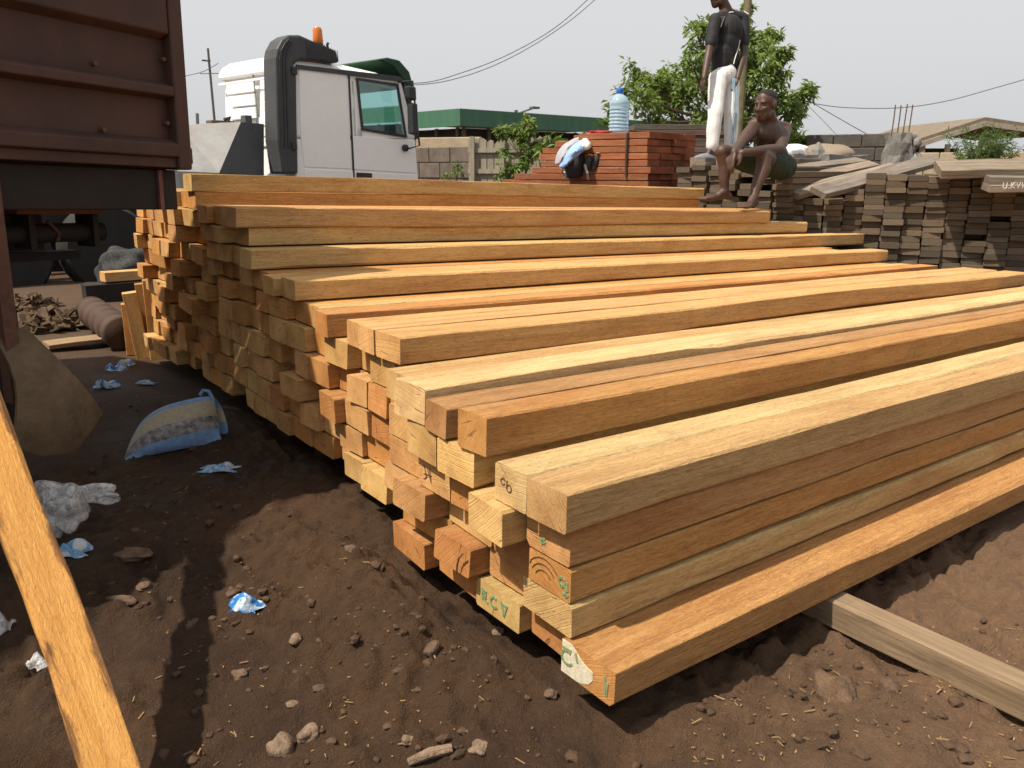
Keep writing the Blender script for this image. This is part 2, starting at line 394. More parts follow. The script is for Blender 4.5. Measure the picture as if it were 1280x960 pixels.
ORD = ['first','second','third','fourth','fifth','sixth','seventh','eighth','ninth','tenth','eleventh','twelfth','thirteenth','fourteenth','fifteenth','sixteenth','seventeenth','eighteenth','nineteenth','twentieth']
PG = 'fresh sawn timbers in the big pile'
def cname(c): return {YEL:'yellow', TAN:'tan', ORA:'orange', RED:'reddish', BRN:'brown', PAL:'pale', OLV:'olive yellow'}[c]
FRONT = {}
# front bundle: (key, X, Y0, Y1, z0, z1, colour, far X, label)
front = [
 ('r0a', 1.050, 1.028, 1.199, .100, .184, ORA, 6.3, 'lowest front orange timber with white painted end and green marks'),
 ('r0b', 1.090, 1.204, 1.364, .100, .182, RED, 6.2, 'reddish timber end beside the white painted one in the bottom row'),
 ('r0c', 1.062, 1.370, 1.554, .100, .180, OLV, 6.2, 'greyed timber end with three green letters in the bottom row'),
 ('r0d', 1.078, 1.560, 1.770, .100, .182, ORA, 6.2, 'orange bottom row timber between the lettered end and the left corner'),
 ('r0e', 1.050, 1.786, 1.984, .098, .180, RED, 6.2, 'dark orange timber end at the left bottom corner of front bundle'),
 ('r1a', 1.060, 1.176, 1.355, .187, .267, YEL, 6.3, 'yellow sided timber lying directly above the lowest front timber'),
 ('r1b', 1.092, 1.361, 1.530, .187, .266, BRN, 6.2, 'brown shaded end above the green lettered bottom timber'),
 ('r1c', 1.030, 1.540, 1.700, .186, .267, RED, 6.2, 'reddish protruding end with a curved dark crack, second row'),
 ('r1d', 1.085, 1.710, 1.965, .185, .268, ORA, 6.2, 'set back orange end above the left bottom corner timber'),
 ('r2a', 1.060, 1.184, 1.331, .271, .352, ORA, 6.3, 'orange sided timber whose pale end shows dark rings and green paint'),
 ('r2b', 1.080, 1.338, 1.500, .271, .352, BRN, 6.2, 'brown end under the bright yellow protruding block'),
 ('r2c', 1.085, 1.508, 1.720, .272, .352, OLV, 6.2, 'greyish end under the plain orange third row end'),
 ('r2d', 1.020, 1.738, 1.905, .272, .353, BRN, 6.2, 'dark grey brown protruding end at the left of the third row'),
 ('r2e', 1.070, 1.912, 2.050, .270, .352, TAN, 6.2, 'tan end tucked left behind the dark grey brown end'),
 ('r3a', 1.060, 1.188, 1.340, .357, .444, BRN, 6.3, 'brown timber with a green dab just below the double yellow pair'),
 ('r3b', 1.000, 1.350, 1.500, .357, .446, YEL, 6.2, 'bright yellow block of an end sticking out farthest in the front'),
 ('r3c', 1.055, 1.508, 1.645, .357, .444, ORA, 6.2, 'orange end left of the bright yellow protruding block'),
 ('r3d', 1.050, 1.652, 1.812, .357, .444, TAN, 6.2, 'tan end with a dark scribble in the fourth row'),
 ('r3e', 1.070, 1.820, 2.010, .356, .444, TAN, 6.2, 'tan end at the left edge of the fourth row of front bundle'),
 ('r4a', 1.030, 1.172, 1.300, .449, .541, OLV, 6.4, 'olive yellow timber on the front top edge of the front bundle'),
 ('r4b', 1.030, 1.304, 1.424, .449, .543, PAL, 6.4, 'pale topped timber with small carved letters beside the olive one'),
 ('r4c', 1.020, 1.500, 1.660, .449, .540, YEL, 6.2, 'broad yellow end with slanting saw marks in the fifth row'),
 ('r4d', 1.030, 1.680, 1.836, .449, .541, YEL, 6.2, 'yellow end with a splintered corner in the fifth row'),
 ('r4e', 1.070, 1.844, 2.010, .449, .540, TAN, 6.2, 'tan end at the left edge of the fifth row of front bundle'),
 ('t1', 1.020, 1.450, 1.556, .545, .641, ORA, 6.4, 'squared timber with smooth orange side, front of the sixth row'),
 ('t0', 1.020, 1.610, 1.724, .545, .626, BRN, 6.2, 'brown ended timber left of the smooth orange sided timber'),
 ('t2', 1.030, 1.742, 1.890, .546, .646, PAL, 6.2, 'pale wide timber with a chain saw scored end'),
 ('t3', 1.090, 1.900, 2.060, .546, .632, YEL, 6.2, 'yellow timber set back behind the pale scored timber'),
]
for key, X, y0, y1, z0, z1, c, xe, lab in front:
    if key == 'r0a': c = (.53, .262, .105)
    if key == 'r1a': c = (.67, .505, .235)
    FRONT[key] = timber(X, y0, y1, z0, z1, c, xe - X, lab, PG, bow=.0035, seg=30)
# rear bundle
ZB = [.100, .198, .298, .400, .505, .608, .700, .785, .872, .955, 1.045]
special = {  # row: [(X, Y0, Y1, colour, farX, label)]
 5: [(1.20, 2.165, 2.322, TAN, 5.95, 'tan timber with weathered end and knotty yellow side, mid pile'),
     (1.20, 2.330, 2.460, TAN, 5.9, 'tan timber with a notch under its end, mid pile'),
     (1.21, 2.466, 2.560, TAN, 5.9, 'narrow tan timber with green tinged end, mid pile'),
     (1.20, 2.690, 2.812, ORA, 5.8, 'orange block shaped end with a shaded right side, mid pile'),
     (1.24, 2.822, 2.930, YEL, 5.7, 'yellow end pressed against the orange block shaped end, mid pile')],
 6: [(1.22, 3.02, 3.17, TAN, 5.72, 'tan timber with a dark stain near its far right end')],
 7: [(1.20, 3.43, 3.60, TAN, 6.10, 'tan timber with silvery painted end, its side facing the lens')],
 8: [(1.26, 3.62, 3.79, YEL, 5.6, 'yellow timber directly under the overhanging reddish timber')],
 9: [(1.20, 3.60, 3.77, TAN, 5.08, 'tan timber on whose far end the seated man rests a foot')],
}
row_start = {0: 2.10, 1: 2.12, 2: 2.10, 3: 2.12, 4: 2.09, 5: 2.94, 6: 3.18, 7: 3.61, 8: 3.80, 9: 3.80}
PALETTE = [TAN, TAN, ORA, ORA, RED, YEL, ORA, TAN, ORA]
count = 0
for k in range(10):
    for X, y0, y1, c, xe, lab in special.get(k, []):
        z0, z1 = ZB[k] + .002, ZB[k+1] - .003
        if k == 9: z0, z1 = .955, 1.043
        timber(X, y0, y1, z0, z1, c, xe - X, lab, PG, bow=.005, seg=26)
    y = row_start[k]; j = 0
    while y < 4.06:
        wd = random.uniform(.135, .195)
        if y + wd > 4.12: wd = max(.09, 4.12 - y)
        X = 1.215 + random.choice([0, 0, 0, 0, .015, -.015, -.035, .03, .05]) + random.uniform(-.010, .010)
        if random.random() < .07: X += .07
        c = random.choice(PALETTE); hgt = random.uniform(-.005, .0)
        timber(X, y, y + wd - .006, ZB[k] + .002, ZB[k+1] - .003 + hgt, c, random.uniform(4.1, 4.5), '%s timber end, %s row from the ground, %s from the right in the rear bundle' % (cname(c), ORD[k], ORD[j]), PG, bow=.001, seg=4)
        y += wd; j += 1
for k in range(11):
    y = 4.13; j = 0
    while y < (5.42 if k < 10 else 5.2):
        wd = random.uniform(.13, .19); z0 = .10 + .0912*k
        if k == 10:
            if y < 4.42: y = 4.42; continue
            if random.random() < .35: y += wd; continue
        X = 1.22 + random.choice([0, 0, 0, .02, -.03, -.05, .03, .06]) + random.uniform(-.010, .010)
        c = random.choice(PALETTE)
        timber(X, y, y + wd - .007, z0 + .002, z0 + .0912 - random.uniform(.002, .007), c, random.uniform(3.6, 3.9), '%s timber end, %s row from the ground, %s in the far part under the trailer' % (cname(c), ORD[k], ORD[j]), PG, bow=.001, seg=4)
        y += wd; j += 1
timber(1.215, 4.20, 4.365, 1.0145, 1.099, ORA, 3.8, 'reddish orange shaded timber just below the topmost yellow one', PG, seg=26)
timber(1.20, 4.195, 4.345, 1.101, 1.186, YEL, 3.86, 'topmost yellow timber on the back of the pile, below the truck cab', PG, seg=26)
def board(name, p, d, wdir, L, wd, th, mats, col, bow=.002, ch=.003, seg=5, skew=0.0):
    "board whose long axis runs from p along d, width along wdir"
    d = Vector(d).normalized(); y = Vector(wdir); y = (y - d * y.dot(d)).normalized(); z = d.cross(y).normalized()
    if z.z < 0: y = -y; z = -z
    mb = timber_mesh(name, L, wd, th, seg, bow, ch, skew, 0)
    o = mb.build(name, mats)
    o.matrix_world = Matrix(((d.x, y.x, z.x, p[0]), (d.y, y.y, z.y, p[1]), (d.z, y.z, z.z, p[2]), (0, 0, 0, 1)))
    o.color = tuple(col[:3]) + (1,)
    return o
GREY = (.235, .188, .140)
def bearer(X, Y0, Y1, col, label, th=.082, wd=.075):
    zt = .0985 - TILT*(X - 1.06) - .002
    return tag(board('bearer_timber', (X, Y0, zt - th/2), (0, 1, 0), (1, 0, 0), Y1 - Y0, wd, th, [W_GREY, W_GREY], col, bow=.001, ch=.005), label, 'timber', 'bearers under the timber pile')
bearer(1.90, .42, 2.03, (.235, .172, .112), 'weathered grey bearer sticking out under the front timber at lower right')
bearer(4.6, .98, 2.03, GREY, 'far bearer under the front bundle')
bearer(1.75, 2.1, 5.5, GREY, 'shadowed bearer under the ends of the rear bundle')
bearer(4.3, 2.1, 5.5, GREY, 'far bearer under the rear bundle')

# painted and chalked marks on timber ends (thin flat paint on the cut face)
GREEN_P = simple('green_paint', (.065, .21, .105), .7, var=.5, scale=70, col2=(.30, .22, .10, 1))
WHITE_P = simple('white_wax_paint', (.62, .56, .42), .5, var=.25, scale=70, bump=.4)
DARK_P = simple('burnt_mark', (.13, .065, .035), .8)
def mark(parent, strokes, mat, wdt=.006, name='paint_mark', dx=-.0022):
    "strokes in end-face coordinates: u right (towards -Y), v up, metres from the face centre"
    mb = MB()
    for st in strokes:
        for (u0, v0), (u1, v1) in zip(st[:-1], st[1:]):
            d = Vector((u1-u0, v1-v0)); n = Vector((-d.y, d.x)).normalized() * wdt/2 if d.length else Vector((0, wdt))
            e = d.normalized() * wdt * .3
            a = [(u0-e.x+n.x, v0-e.y+n.y), (u1+e.x+n.x, v1+e.y+n.y), (u1+e.x-n.x, v1+e.y-n.y), (u0-e.x-n.x, v0-e.y-n.y)]
            mb.prism(a, lambda u, v, dd: Vector((dd, -u, v)), dx, dx + .004)
    o = mb.build(name, mat, parent); return o
def arc(cx, cy, r, a0, a1, n=9, sy=1.0):
    return [(cx + r*math.cos(R(a0+(a1-a0)*k/n)), cy + sy*r*math.sin(R(a0+(a1-a0)*k/n))) for k in range(n+1)]
for o in FRONT.values():
    pass
def flat_end(key):      # cut square so that the flat paint lies on it
    o = FRONT[key]
    for vtx in o.data.vertices:
        if vtx.co.x < .05: vtx.co.x = 0
for k in ('r0a', 'r0c', 'r2a', 'r3a', 'r4b', 'r3d'): flat_end(k)
pb = MB(); poly = [(-.083, .040), (-.05, .040), (-.028, .024), (-.004, .012), (.018, .008), (.020, -.010), (.008, -.026), (-.012, -.036), (-.03, -.040), (-.083, -.040)]
pb.prism(poly, lambda u, v, d: Vector((d, -u, v)), -.0014, .003).build('paint_patch', WHITE_P, FRONT['r0a'])
mark(FRONT['r0a'], [arc(-.064, .002, .018, 60, 330, 10, .9), [(-.080, .022), (-.052, .024)], [(-.036, .026), (-.030, .008)]], GREEN_P, .0060, dx=-.0030)
mark(FRONT['r0a'], [[(.055, .018), (.060, -.018)], [(.064, .006), (.062, -.022)]], GREEN_P, .006)
mark(FRONT['r0c'], [[(-.062, .018), (-.062, -.012)], [(-.048, .014), (-.050, -.010), (-.040, -.014)], [(-.062, .018), (-.050, .012), (-.062, .003), (-.048, -.006)],
                    arc(-.012, 0, .014, 60, 320), [(.018, .016), (.030, -.018), (.042, .014)], [(.022, .012), (.038, .012)]], GREEN_P, .006)
mark(FRONT['r2a'], [arc(.045, .002, .010, 0, 330, 8), [(.058, -.006), (.060, -.028)], [(.050, -.024), (.066, -.024)], [(.062, .006), (.064, -.012)]], GREEN_P, .006)
rg = [arc(-.02, -.03, r, 40, 150, 8) for r in (.032, .047, .062)]
mark(FRONT['r2a'], [[(max(-.07, min(.07, u)), max(-.035, min(.036, v))) for u, v in a] for a in rg], DARK_P, .0013)
mark(FRONT['r3a'], [[(-.022, -.012), (-.010, -.016)], [(-.02, -.02), (-.012, -.006)]], GREEN_P, .008)
mark(FRONT['r4b'], [arc(-.028, .006, .008, 20, 330, 8), arc(-.004, -.004, .009, 0, 360, 8), [(-.012, .012), (-.014, -.008)]], DARK_P, .0018)
mark(FRONT['r3d'], [[(-.05, .02), (-.035, -.01), (-.05, -.02)], [(-.03, .012), (-.012, -.02), (-.02, .015)], [(-.05, -.005), (-.01, .0)]], DARK_P, .002)
mark(FRONT['r1c'], [[(.070, .030), (.052, .010), (.044, -.012), (.042, -.036)]], DARK_P, .003, 'drying_crack', dx=-.014)

# ------------------------------------------------------------------ brown truck body at the left
RUST = simple('rusty_brown_paint', (.062, .029, .023), .66, var=.35, scale=3.0, bump=.15, col2=(.036, .020, .017, 1), stretch=(1, 1, .35))
RUST_E = simple('chipped_edge_paint', (.16, .062, .042), .7, var=.3, scale=12, bump=.2)
CHAS = simple('black_chassis', (.020, .016, .014), .75, var=.35, scale=5, bump=.2)
MUDDY = simple('mud_caked_steel', (.125, .088, .052), .95, var=.35, scale=7, bump=.5)
RUBBER = simple('tyre_rubber', (.022, .021, .020), .85, var=.2, scale=9)
STEEL_R = simple('rusty_steel', (.10, .048, .030), .75, var=.4, scale=10, bump=.3)
ca = R(24.4); TR = (.925, 3.36, 0)
tr = empty('truck_trailer', TR, 0); tr.rotation_euler = (0, R(2.2), ca)
tag(tr, 'dark brown truck body with ribbed steel side filling the upper left corner', 'truck')
BZ, TZ = 1.205, 2.16
MB().box((-4.5, .035, BZ+.04), (-.055, .075, TZ)).build('side_panel', RUST, tr)
MB().box((-4.5, 2.86, BZ+.04), (-.055, 2.90, TZ)).build('side_panel', RUST, tr)
MB().box((-.052, .0765, BZ+.0385), (-.006, 2.862, TZ-.02)).build('end_panel', RUST, tr)
MB().box((-4.5, .085, BZ+.04), (-4.46, 2.85, TZ-.02)).build('end_panel', RUST, tr)
def xbar(name, x0, x1, prof, mat, **k):
    return MB().prism(prof, lambda u, v, d: Vector((d, u, v)), x0, x1).build(name, mat, tr, **k)
xbar('upper_plate', -4.5, -.066, [(.034, 1.668), (-.012, 1.690), (-.012, TZ), (.034, TZ)], RUST, bevel=.006)
xbar('rib', -4.5, -.064, [(.034, 1.455), (-.018, 1.468), (-.018, 1.500), (.034, 1.520)], RUST, bevel=.005)
xbar('rib', -4.5, -.058, [(.034, 1.232), (-.018, 1.246), (-.018, 1.292), (.034, 1.315)], RUST, bevel=.005)
xbar('bottom_rail', -4.5, -.004, [(.075, BZ), (.004, BZ), (.004, BZ+.038), (.075, BZ+.038)], RUST, bevel=.004)
MB().box((-.062, -.014, BZ-.006), (0, .080, TZ)).build('corner_post', RUST, tr, bevel=.008)
MB().prism([(-.03, BZ+.0), (.014, BZ+.02), (.014, BZ+.075), (.001, BZ+.085)], lambda u, v, d: Vector((u, d, v)), .0, .07).build('corner_lug', STEEL_R, tr)
for z, xx in ((1.545, -.36), (1.325, -.35), (1.60, -.075), (1.37, -.08), (1.9, -.14)):
    MB().tube([(xx, .034, z), (xx, .012, z)], .008, 8).build('bolt', STEEL_R, tr)
for x in (-1.2, -2.4, -3.6):
    MB().box((x, -.02, BZ), (x+.06, .034, TZ)).build('side_stake', RUST, tr, bevel=.006)
MB().box((-4.455, .0765, BZ-.03), (-.0535, 2.858, BZ+.036)).build('floor', CHAS, tr)
MB().box((-4.4, .06, 1.045), (-.022, .11, BZ-.008)).build('chassis_rail', CHAS, tr, bevel=.006)
MB().box((-4.4, 2.78, 1.045), (-.022, 2.83, BZ-.008)).build('chassis_rail', CHAS, tr)
MB().box((-.070, .112, 1.05), (-.024, 2.778, BZ-.035)).build('cross_member', CHAS, tr)
MB().box((-.115, .045, 1.046), (-.098, .0585, BZ-.01)).build('rail_strip', RUST_E, tr)
for y in (.75, 1.55): MB().box((-4.4, y, .86), (-.16, y+.09, BZ-.032)).build('chassis_rail', CHAS, tr)
# winch under the rail
wn = MB(); wn.tube([(-.62, .30, .955), (-.20, .30, .955)], .036, 14); wn.build('winch_drum', CHAS, tr, smooth=True)
for x in (-.52, -.27): MB().box((x, .245, .90), (x+.022, .355, 1.042)).build('winch_bracket', CHAS, tr)
MB().box((-.56, .24, 1.026), (-.22, .36, 1.043)).build('winch_plate', RUST_E, tr)
MB().tube([(-.44, .262, 1.0), (-.40, .262, .955), (-.41, .262, .925)], .007, 6).build('hook', STEEL_R, tr)
MB().box((-.64, .62, .64), (-.40, .66, 1.04)).build('support_leg', CHAS, tr)
MB().box((-.66, .56, .16), (-.42, .60, .66)).build('support_leg', CHAS, tr)
MB().box((-1.2, .45, .84), (-.2, .52, .875)).build('brace', CHAS, tr)
MB().box((-.80, -.02, .42), (-.755, .028, 1.20)).build('flap_post', STEEL_R, tr)
MB().box((-1.7, 1.25, .50), (-.30, 1.45, 1.04)).build('dark_filler_box', CHAS, tr, bevel=.02)  # added dark box, fills the black space under the body
MB().box((-.50, 1.0, .10), (-.36, 1.06, .70)).build('support_leg', CHAS, tr)
MB().box((-3.2, 2.55, .22), (-.16, 2.62, 1.04)).build('blackout_panel', CHAS, tr)  # added panel that blacks out the view beneath the trailer
MB().box((-1.5, 1.9, .30), (-.62, 2.0, 1.04)).build('dark_filler_panel', CHAS, tr, bevel=.02)  # added dark panel to deepen the darkness below the floor
MB().lathe([(.02, -.02), (.13, -.02), (.15, .03), (.15, .10), (.02, .12)], 20, 0, Matrix.Translation((-1.02, .75, .66)) @ Matrix.Rotation(R(90), 4, 'X')).build('brake_drum', STEEL_R, tr, smooth=True)
# curved mud flap plate
fl = MB(); rings = []
for i in range(9):
    t = i / 8; z = .66 - .42*t; yy = .02 - .10*t - .05*math.sin(t*3.1)
    xl = -.82 - .02*t + .02*math.sin(t*5); xr = -.70 + .22*t**1.1 - .02*t*t
    if i == 8: xl += .10; xr -= .06
    rings.append([Vector((xl, yy, z)), Vector(((xl+xr)/2, yy-.018, z - .012*t)), Vector((xr, yy+.01, z+.05*t)), Vector((xr, yy+.022, z+.05*t)), Vector(((xl+xr)/2, yy-.006, z-.012*t)), Vector((xl, yy+.012, z))])
fl.loft(rings).build('mud_flap', MUDDY, tr, smooth=True)
def wheel(parent, c, r=.5, wd=.28):
    M = Matrix.Translation(c) @ Matrix.Rotation(R(90), 4, 'X')
    t = MB(); t.lathe([(r*.58, -wd/2), (r*.93, -wd/2), (r, -wd*.36), (r, wd*.36), (r*.93, wd/2), (r*.58, wd/2)], 40, 0, M); o = t.build('tyre', RUBBER, parent, smooth=True)
    t = MB(); t.lathe([(.02, -wd*.2), (r*.25, -wd*.45), (r*.30, -wd*.25), (r*.58, -wd*.40), (r*.585, wd*.40), (.05, wd*.3)], 24, 0, M); t.build('rim', STEEL_R, o, smooth=True)
    return o
for x in (-2.7, -3.8):
    for y in (.42, 2.0): wheel(tr, (x, y, .545 + .03 + (-x)*math.tan(R(2.2))*-1))
MB().tube([(-2.7, .4, .45), (-2.7, 2.0, .45)], .07, 10).build('axle', CHAS, tr)

# ------------------------------------------------------------------ leaning plank at the lower left
PLK = wood_side('orange_plank', .0, .9, .25)
pd = Vector((-.088, .746, .66)).normalized()
p0 = P(138, 960, 1.50) - pd * .27
plank = board('leaning_plank', p0, pd, (1, .12, 0), 2.02, .090, .032, [PLK, W_END], (.66, .33, .085), bow=.003, ch=.003, seg=24)
for vtx in plank.data.vertices:
    vtx.co.y += .0025 * math.sin(vtx.co.x * 9) + random.uniform(-.0012, .0012)
tag(plank, 'orange muddy plank leaning up to the truck at the lower left', 'plank')

# ------------------------------------------------------------------ weathered grey board stacks (right background)
GB = []
for i in range(5):
    mb = timber_mesh('b', 2.3, 1.0, 1.0, 2, 0, .06, random.uniform(-.02, .02), 0)
    me_ = bpy.data.meshes.new('weathered_board'); me_.from_pydata(mb.v, [], mb.f); me_.materials.append(W_GREY); GB.append(me_)
def stack_frame(xa, Da, xb, Db):
    a = P(xa, 230, Da); b = P(xb, 230, Db); a.z = b.z = 0
    s = (b - a); n = Vector((-s.y, s.x, 0)).normalized()
    if n.dot(_H) < 0: n = -n
    return a, s.length, s.normalized(), n
def greycol():
    k = random.uniform(.36, .86); w_ = random.uniform(-.012, .02)
    return (GREY[0]*k + w_, GREY[1]*k + w_*.5, GREY[2]*k, 1)
GG = 'weathered boards in the grey stacks'
def grey_stack(frame, tops, zlo, th, wdt, lab):
    a, L, s, n = frame; ang = math.atan2(n.y, n.x); ncol = int(L / (wdt + .001)); low = MB(); nb = 0
    zg = -.17
    for c in range(ncol):
        u = (c + .5) * L / ncol; t = u / L
        top = tops(t) + random.uniform(-.012, .012); cj = random.uniform(-.03, .03); zs_ = []; z = zlo
        while z < top - th*.5: hh = th * random.uniform(.86, 1.12); zs_.append((z, hh)); z += hh
        rows = len(zs_)
        for r, (z0_, hh) in enumerate(zs_):
            off = cj + random.uniform(-.03, .03)
            if random.random() < .025 and r < rows - 2: off += .20
            p = a + s * (u + random.uniform(-.006, .006)) + n * (off)
            o = bpy.data.objects.new('weathered_board', GB[(c*7 + r*3) % 5]); COL.objects.link(o)
            o.location = (p.x, p.y, z0_ + hh/2); o.scale = (1, wdt * random.uniform(.97, 1.02), hh - .003)
            o.rotation_euler = (random.uniform(-.01, .01), 0, ang + random.uniform(-.01, .01)); o.color = greycol()
            tag(o, 'grey board end in %s, %s column from left, %s from top' % (lab, ORD[c], ORD[rows - 1 - r]), 'board', GG); nb += 1
        zz = zlo - .002
        while zz > zg + .03:
            p = a + s*u + n*random.uniform(0, .05); M = Matrix.Translation((p.x, p.y, zz)) @ Matrix.Rotation(ang, 4, 'Z')
            low.box((0, -wdt*.48, -.046), (2.3, wdt*.48, 0), 0, M); zz -= .05
    o = low.build('weathered_boards', W_GREY); o['kind'] = 'stuff'; o.color = GREY + (1,)
    tag(o, 'lower layers of weathered boards at the foot of %s' % lab, 'boards')
    return nb
frA = stack_frame(846, 7.15, 988, 6.35); frB = stack_frame(984, 6.48, 1300, 5.85)
def topB(t):
    x = 984 + t * 316
    if x < 1062: return 1.00
    if x < 1085: return 1.06
    if x < 1165: return 1.165
    if x < 1192: return 1.15
    return 1.165
nA = grey_stack(frA, lambda t: 1.235 - .05*t, .62, .047, .150, 'the left grey stack')
nB = grey_stack(frB, topB, .36, .0475, .143, 'the right grey stack')
# loose boards lying across the top
def loose(p0, p1, wd, th, label, col=None, roll=0.0):
    d = p1 - p0; wv = Vector((-d.y, d.x, 0)).normalized()
    if wv.dot(_H) < 0: wv = -wv
    wv = wv + Vector((0, 0, roll))
    o = board('loose_board', p0, d, wv, d.length, wd, th, [W_GREY, W_GREY], col or (.23, .19, .155), bow=.004)
    return tag(o, label, 'board', 'loose boards on top of the grey stack')
loose(P(986, 228, 6.75), P(1092, 206, 7.1), .13, .045, 'pale loose board highest on the left part of the right grey stack', roll=.30)
loose(P(990, 243, 6.42), P(1120, 210, 7.0), .14, .045, 'pale grey loose board lying right of the seated man', (.25, .21, .17), roll=.34)
loose(P(1022, 241, 6.18), P(1172, 199, 6.9), .15, .045, 'long grey board rising to the right across the stack', (.20, .175, .155), roll=.40)
loose(P(980, 214, 7.2), P(1076, 202, 7.5), .16, .05, 'dark grey loose board at the back of the stack top', (.20, .175, .15), roll=.2)
loose(P(1172, 212, 5.95), P(1330, 209, 5.75), .26, .062, 'thick weathered slab capping the right end of the grey stack', (.22, .185, .145), roll=.30)
slab = loose(P(1232, 224, 5.76), P(1340, 223, 5.62), .22, .055, 'weathered slab with white stencilled letters near the right edge', (.19, .165, .14), roll=.1)
loose(P(1232, 234, 5.74), P(1340, 233, 5.61), .22, .05, 'weathered slab below the stencilled one near the right edge', (.24, .20, .165), roll=.1)
# stencilled letters on the slab edge facing the camera
WPAINT = simple('white_stencil', (.62, .61, .58), .8, var=.2, scale=40)
glyph = {'U': [[(0,1),(0,.15),(.3,0),(.6,.15),(.6,1)]], '.': [[(.1,0),(.2,.02)]], 'K': [[(0,0),(0,1)],[(.55,1),(0,.45),(.6,0)]], 'V': [[(0,1),(.3,0),(.6,1)]],
         'W': [[(0,1),(.2,0),(.4,.8),(.6,0),(.8,1)]], 'O': [[(0,.2),(0,.8),(.3,1),(.6,.8),(.6,.2),(.3,0),(0,.2)]]}
lm = MB(); s0 = P(1241, 235, 5.70); s1 = P(1276, 234.4, 5.655); sx = (s1 - s0) / 4.6; hgt = .040
off = -(_H) * .120
x = 0.0
for ch in 'U.KVWO':
    wch = .45 if ch == '.' else (1.05 if ch == 'W' else .85)
    for st in glyph[ch]:
        pts = [s0 + off + sx * (x + u) + Vector((0, 0, hgt * v)) for u, v in st]
        lm.tube(pts, .0028, 4)
    x += wch
lt = lm.build('stencil_lettering', WPAINT); 
lt.parent = slab; lt.matrix_parent_inverse = slab.matrix_world.inverted()

# ------------------------------------------------------------------ red timber stack
W_RED = wood_side('red_timber'); RT_ = (.31, .105, .055)
def red_stack():
    c = P(808, 230, 7.55); c.z = 0
    dl = (-_RT * math.cos(R(38)) + _H * math.sin(R(38))).normalized()       # long boards run back to the left
    dr = (_RT * math.sin(R(38)) + _H * math.cos(R(38))).normalized()        # the ends turn to the right
    z0, ph = 1.035, .0635; k = 0
    lens = [1.75, 1.62, 1.36, 1.26, 1.24, 1.20, 1.05, .78]
    for r in range(8):
        for b_ in range(4):
            wd = .245; p = c + dr * (b_ * .25 + .125 + random.uniform(-.004, .004)) - dl * random.uniform(-.02, .04)
            p = Vector((p.x, p.y, z0 + ph * (r + .5)))
            o = board('red_board', p, dl, dr, (lens[r] if b_ == 0 else 1.0) + random.uniform(-.03, .03), wd, ph - .006, [W_RED, W_END], jit(RT_, .32), bow=.001, ch=.004, seg=3)
            tag(o, 'red board, %s layer from the top, %s from the front of the red stack' % (ORD[7 - r], ORD[b_]), 'board', 'boards of the strapped red stack')
    low = MB()
    zz = z0 - .004
    while zz > -.12:
        for b_ in range(4):
            p = c + dr * (b_*.25 + .125); M = Matrix(((dl.x, dr.x, 0, p.x), (dl.y, dr.y, 0, p.y), (0, 0, 1, zz), (0, 0, 0, 1)))
            low.box((0, -.12, -.058), (1.7, .12, 0), 0, M)
        zz -= .0635
    o = low.build('red_boards', W_RED); o['kind'] = 'stuff'; o.color = RT_ + (1,); tag(o, 'hidden lower layers of boards under the red stack', 'boards')
    # strap
    st = MB(); q = c + dl * .22; zt = z0 + ph * 8 + .004
    pts = [q - dr*.012 + Vector((0, 0, z0 + .1)), q - dr*.016 + Vector((0, 0, z0 + .3)), q - dr*.014 + Vector((0, 0, zt - .02)), q + dr*.02 + Vector((0, 0, zt + .008)), q + dr*.5 + Vector((0, 0, zt + .006)), q + dr*.95 + Vector((0, 0, zt + .006))]
    tag(st.tube(pts, .011, 6).build('strap', simple('strap_webbing', (.07, .045, .035), .9)), 'dark strap over the corner of the red stack', 'strap')
    return c, dl, dr, zt
rc, rdl, rdr, rzt = red_stack()

# dark old stack behind it
c = P(792, 205, 9.2); c.z = 0; d2 = _RT; 
for r in range(7):
    p = c + _H * random.uniform(0, .05); p = Vector((p.x, p.y, 1.29 + .0635 * r))
    o = board('old_board', p + _H*.55, _RT, _H, 1.05 + random.uniform(-.03, .03), 1.1, .058, [W_GREY, W_GREY], (.15*random.uniform(.8, 1.2), .12, .10), bow=.001, seg=2)
    tag(o, 'dark old board, %s layer from the top behind the red stack' % ORD[6 - r], 'board', 'dark boards behind the red stack')
low = MB()
for k in range(22):
    M = Matrix(((_RT.x, _H.x, 0, c.x), (_RT.y, _H.y, 0, c.y), (0, 0, 1, 1.255 - .0635*k), (0, 0, 0, 1)))
    low.box((.0, 0, -.056), (1.03, 1.1, 0), 0, M)
o = low.build('old_boards', W_GREY); o['kind'] = 'stuff'; o.color = (.13, .11, .09, 1); tag(o, 'hidden lower layers of the dark old board stack', 'boards')

# ------------------------------------------------------------------ white recovery truck behind the pile
WHITE = simple('white_cab_paint', (.88, .88, .87), .35, var=.035, scale=2.0, spec=.5)
BLACKP = simple('black_plastic', (.030, .032, .034), .5, var=.25, scale=8, spec=.4)
DGREY = simple('dark_grey_plastic', (.055, .058, .062), .55, var=.2, scale=5)
GREYST = simple('grey_painted_steel', (.23, .245, .25), .55, var=.15, scale=4, col2=(.21, .185, .17, 1), bump=.05)
DKSTEEL_SHADE = simple('dark_steel_and_shade', (.075, .080, .088), .6, var=.2, scale=4)  # dark steel of the posts, also painted-in shade on the bed
GREENP = simple('green_visor', (.010, .048, .022), .4, var=.2, scale=6)
def glass(name, col, rough=.05, alpha_mix=.75):
    m = NM(name); m.setp('Base Color', col); m.setp('Roughness', rough); m.setp('Transmission Weight', alpha_mix); m.setp('IOR', 1.45); return m.mat
CABGLASS = glass('tinted_cab_glass', (.62, .86, .84, 1), .02, 1.0)
ta = HEAD - R(43.0); TD = 10.5
